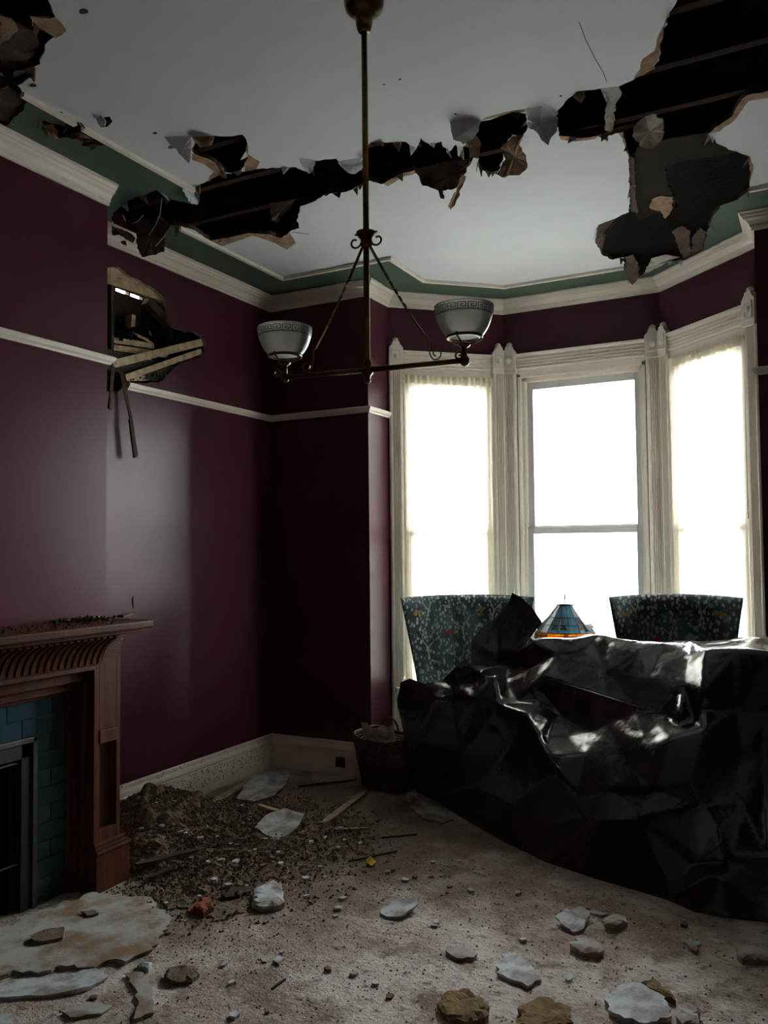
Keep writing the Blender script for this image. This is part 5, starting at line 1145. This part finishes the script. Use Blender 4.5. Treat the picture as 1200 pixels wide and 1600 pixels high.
shard('dark_board', 'dark broken wood piece behind the thick white plaster chunk', 'wood', [(346, 1396), (364, 1386), (384, 1384), (386, 1392), (374, 1398), (352, 1402)], M_DLATH, .022)
shard('gold_scrap', 'small shiny gold foil scrap on the floor', 'foil', [(571, 1350), (578, 1344), (588, 1350), (580, 1354)], M_GOLD, .008, tilt=(.3, .2), ja=.002)
def stick(name, label, a, b, w, th, m, za=0.0, zb=0.0, parts=None):
    A = Vector(onz(a[0], a[1], za+th/2)); B = Vector(onz(b[0], b[1], zb+th/2)); c = (A+B)/2; zlo = min(A.z, B.z)-th/2; c.z = zlo
    mb = MB(); N = 8; rr = random.Random(int(a[0])); prev = None; t = (B-A).normalized(); sd = t.cross(Vector((0, 0, 1))).normalized(); u = sd.cross(t); vs = []; fs = []
    for k in range(N+1):
        p = A.lerp(B, k/N)-c; ww = w*(1+rr.uniform(-.1, .1))*(0.6 if k in (0, N) else 1)
        for i, j in ((-1, -1), (1, -1), (1, 1), (-1, 1)): vs.append(p+sd*(ww/2*i)+u*(th/2*j))
        if k: o_ = 4*(k-1); fs += [(o_+q, o_+(q+1) % 4, o_+4+(q+1) % 4, o_+4+q) for q in range(4)]
    fs += [(3, 2, 1, 0), (4*N, 4*N+1, 4*N+2, 4*N+3)]
    o = mb.add(vs, fs).build(name, m); o.location = c+Vector((0, 0, .0008)); tag(o, label, 'lath', 'fallen lath strips'); return o
stick('lath_strip', 'pale wooden lath resting on the heap close to the left baseboard', (337, 1250), (414, 1208), .045, .012, M_LATH, .03, .01)
stick('lath_strip', 'pale wooden lath running to the foot of the wicker basket', (504, 1287), (572, 1236), .04, .010, M_LATH, .014, .004)
stick('lath_strip', 'thin dull lath lying near the back baseboard left of the basket', (466, 1229), (556, 1219), .022, .008, M_DLATH)
stick('lath_strip', 'charred dark lath lying on the heap beside the mantel plinth', (212, 1352), (372, 1312), .04, .014, M_DLATH, .045, .03)
stick('lath_strip', 'short dark splinter below the charred lath beside the plinth', (234, 1372), (276, 1352), .025, .01, M_DLATH, .015, .02)
stick('lath_strip', 'short tan lath on the heap under the large leaning plate', (404, 1258), (448, 1272), .03, .01, M_LATH, .018, .014)
stick('lath_strip', 'brown splinter right of the charred lath', (372, 1322), (392, 1306), .02, .008, M_KRAFT, .02, .012)
stick('lath_strip', 'thin dark splinter across the floor below the pale lath', (545, 1346), (620, 1330), .012, .006, M_DLATH, .007, .004)
stick('lath_strip', 'thin dark twig-like splinter left of the plastic hem', (565, 1312), (652, 1304), .014, .006, M_DLATH)
stick('lath_strip', 'pale slim splinter beside the basket lath', (520, 1296), (575, 1294), .016, .006, M_LATH, .012, .01)
stick('lath_strip', 'thin stick lying alone on the bare lower floor', (424, 1546), (446, 1530), .008, .006, M_DLATH)
stick('lath_strip', 'short brown stick touching the orange brick fragment', (296, 1426), (322, 1402), .03, .01, M_BRICK)
# scatter of nameless small fragments
rnd = random.Random(33); protos = []
for k in range(6):
    n = rnd.randint(5, 7); mb = MB(); L = [(math.cos(t)*rnd.uniform(.6, 1)*.02, math.sin(t)*rnd.uniform(.45, .8)*.02) for t in np.linspace(0, 6.28, n+1)[:-1]]
    mb.prism(L, 0, rnd.uniform(.006, .012)); protos.append(mb)
meshes = []
for k, mb in enumerate(protos):
    for m in (M_PLASTER, M_PLASTERB, M_CRUMBB):
        o = mb.build('plaster_fragment', m); meshes.append((o.data, {M_PLASTER: 'white', M_PLASTERB: 'grey', M_CRUMBB: 'brown'}[m])); bpy.data.objects.remove(o)
n = 0
while n < 150:
    if rnd.random() < .5: x, y = rnd.gauss(-2.6, .5), rnd.gauss(3.4, .45)
    else: x, y = rnd.uniform(-2.9, .1), rnd.uniform(1.95, 3.9)
    if x < xL+.08 or (x < -2.8 and y < 2.98) or y > 4.5 or (y > 3.55-(x+.3)*.62 and x > -2.2): continue
    dm, cw = rnd.choice(meshes); o = bpy.data.objects.new('plaster_fragment', dm); COL.objects.link(o); s = rnd.uniform(.4, 1.25); o.scale = (s, s, s)
    o.location = (x, y, pileh(x, y)+.001); o.rotation_euler = (rnd.uniform(-.1, .1), rnd.uniform(-.1, .1), rnd.uniform(0, 6.28)); wh = 'lying on the dark dirt heap' if pileh(x, y) > .012 else ('scattered around the foot of the dirt heap' if y > 2.95 and x < -1.7 else ('scattered over the floor toward the plaster sheets' if x < -1.4 else 'scattered over the floor before the plastic sheet')); tag(o, 'tiny %s plaster fragment %s' % (cw, wh), 'plaster', '%s fragments %s' % (cw, wh)); n += 1
# rubble on the mantel shelf
zsf = 1.188
def ms(px, py): p = onz(px, py, zsf); return (float(p[0]), float(p[1]))
mb = MB()
for i in range(520):
    x = rnd.uniform(xC+.02, -2.725); y = rnd.uniform(1.1, 2.88); crumb(mb, (x, y, zsf+.002), rnd.uniform(.002, .007)*(1.5 if rnd.random() < .1 else 1), rnd)
tag(mb.build('shelf_crumbs', M_CRUMBB), 'plaster crumbs strewn over the top of the mantel shelf', 'debris', kind='stuff')
mb = MB()
for i in range(200):
    x = rnd.gauss(-2.93, .04); y = rnd.gauss(2.72, .07)
    if xC+.01 < x < -2.73 and y < 2.89: crumb(mb, (x, y, zsf+.004+rnd.random()*.012), rnd.uniform(.003, .01), rnd)
tag(mb.build('shelf_dirt', M_CRUMBD), 'dark dirt heaped on the far end of the mantel shelf', 'debris', kind='stuff')
def sstick(label, a, b, w, th, m, z0=0.003, z1=0.003):
    A = Vector((*ms(*a), zsf+z0+th/2)); B = Vector((*ms(*b), zsf+z1+th/2)); c = (A+B)/2; c.z = zsf+min(z0, z1)
    o = MB().bar(A-c, B-c, w, th, w2=w*.7).build('wood_splinter', m); o.location = c; tag(o, label, 'splinter', 'splinters on the mantel shelf')
sstick('pale wood splinter lying on the mantel shelf', (56, 968), (108, 972), .03, .006, M_LATH, .008, .004)
sstick('dark long splinter beside the pale one on the mantel shelf', (84, 974), (140, 968), .022, .010, M_DLATH)
sstick('short pale chip right of the dark splinter on the mantel shelf', (136, 970), (158, 966), .03, .008, M_LATH)
sstick('small grey chip at the left of the mantel shelf', (30, 974), (46, 971), .03, .010, M_PLASTER)
sstick('short dark stub at the far end of the mantel shelf', (188, 966), (206, 962), .03, .012, M_DLATH)
mb = MB()
for i in range(160):
    y = rnd.uniform(3.0, 4.2); z = .22+abs(rnd.gauss(0, .35)); crumb(mb, (xL+.0005, y, z), rnd.uniform(.001, .0026), rnd)
o = mb.build('pale_specks', M_CRUMBP, wl); o['kind'] = 'stuff'
# stain drip on the wall above the mantel
MB().tube([onx(208, 932, xL+.001), onx(207, 940, xL+.001), onx(209, 950, xL+.001)], [.003, .005, .002], 6).build('wall_gouge', M_DLATH, wl)
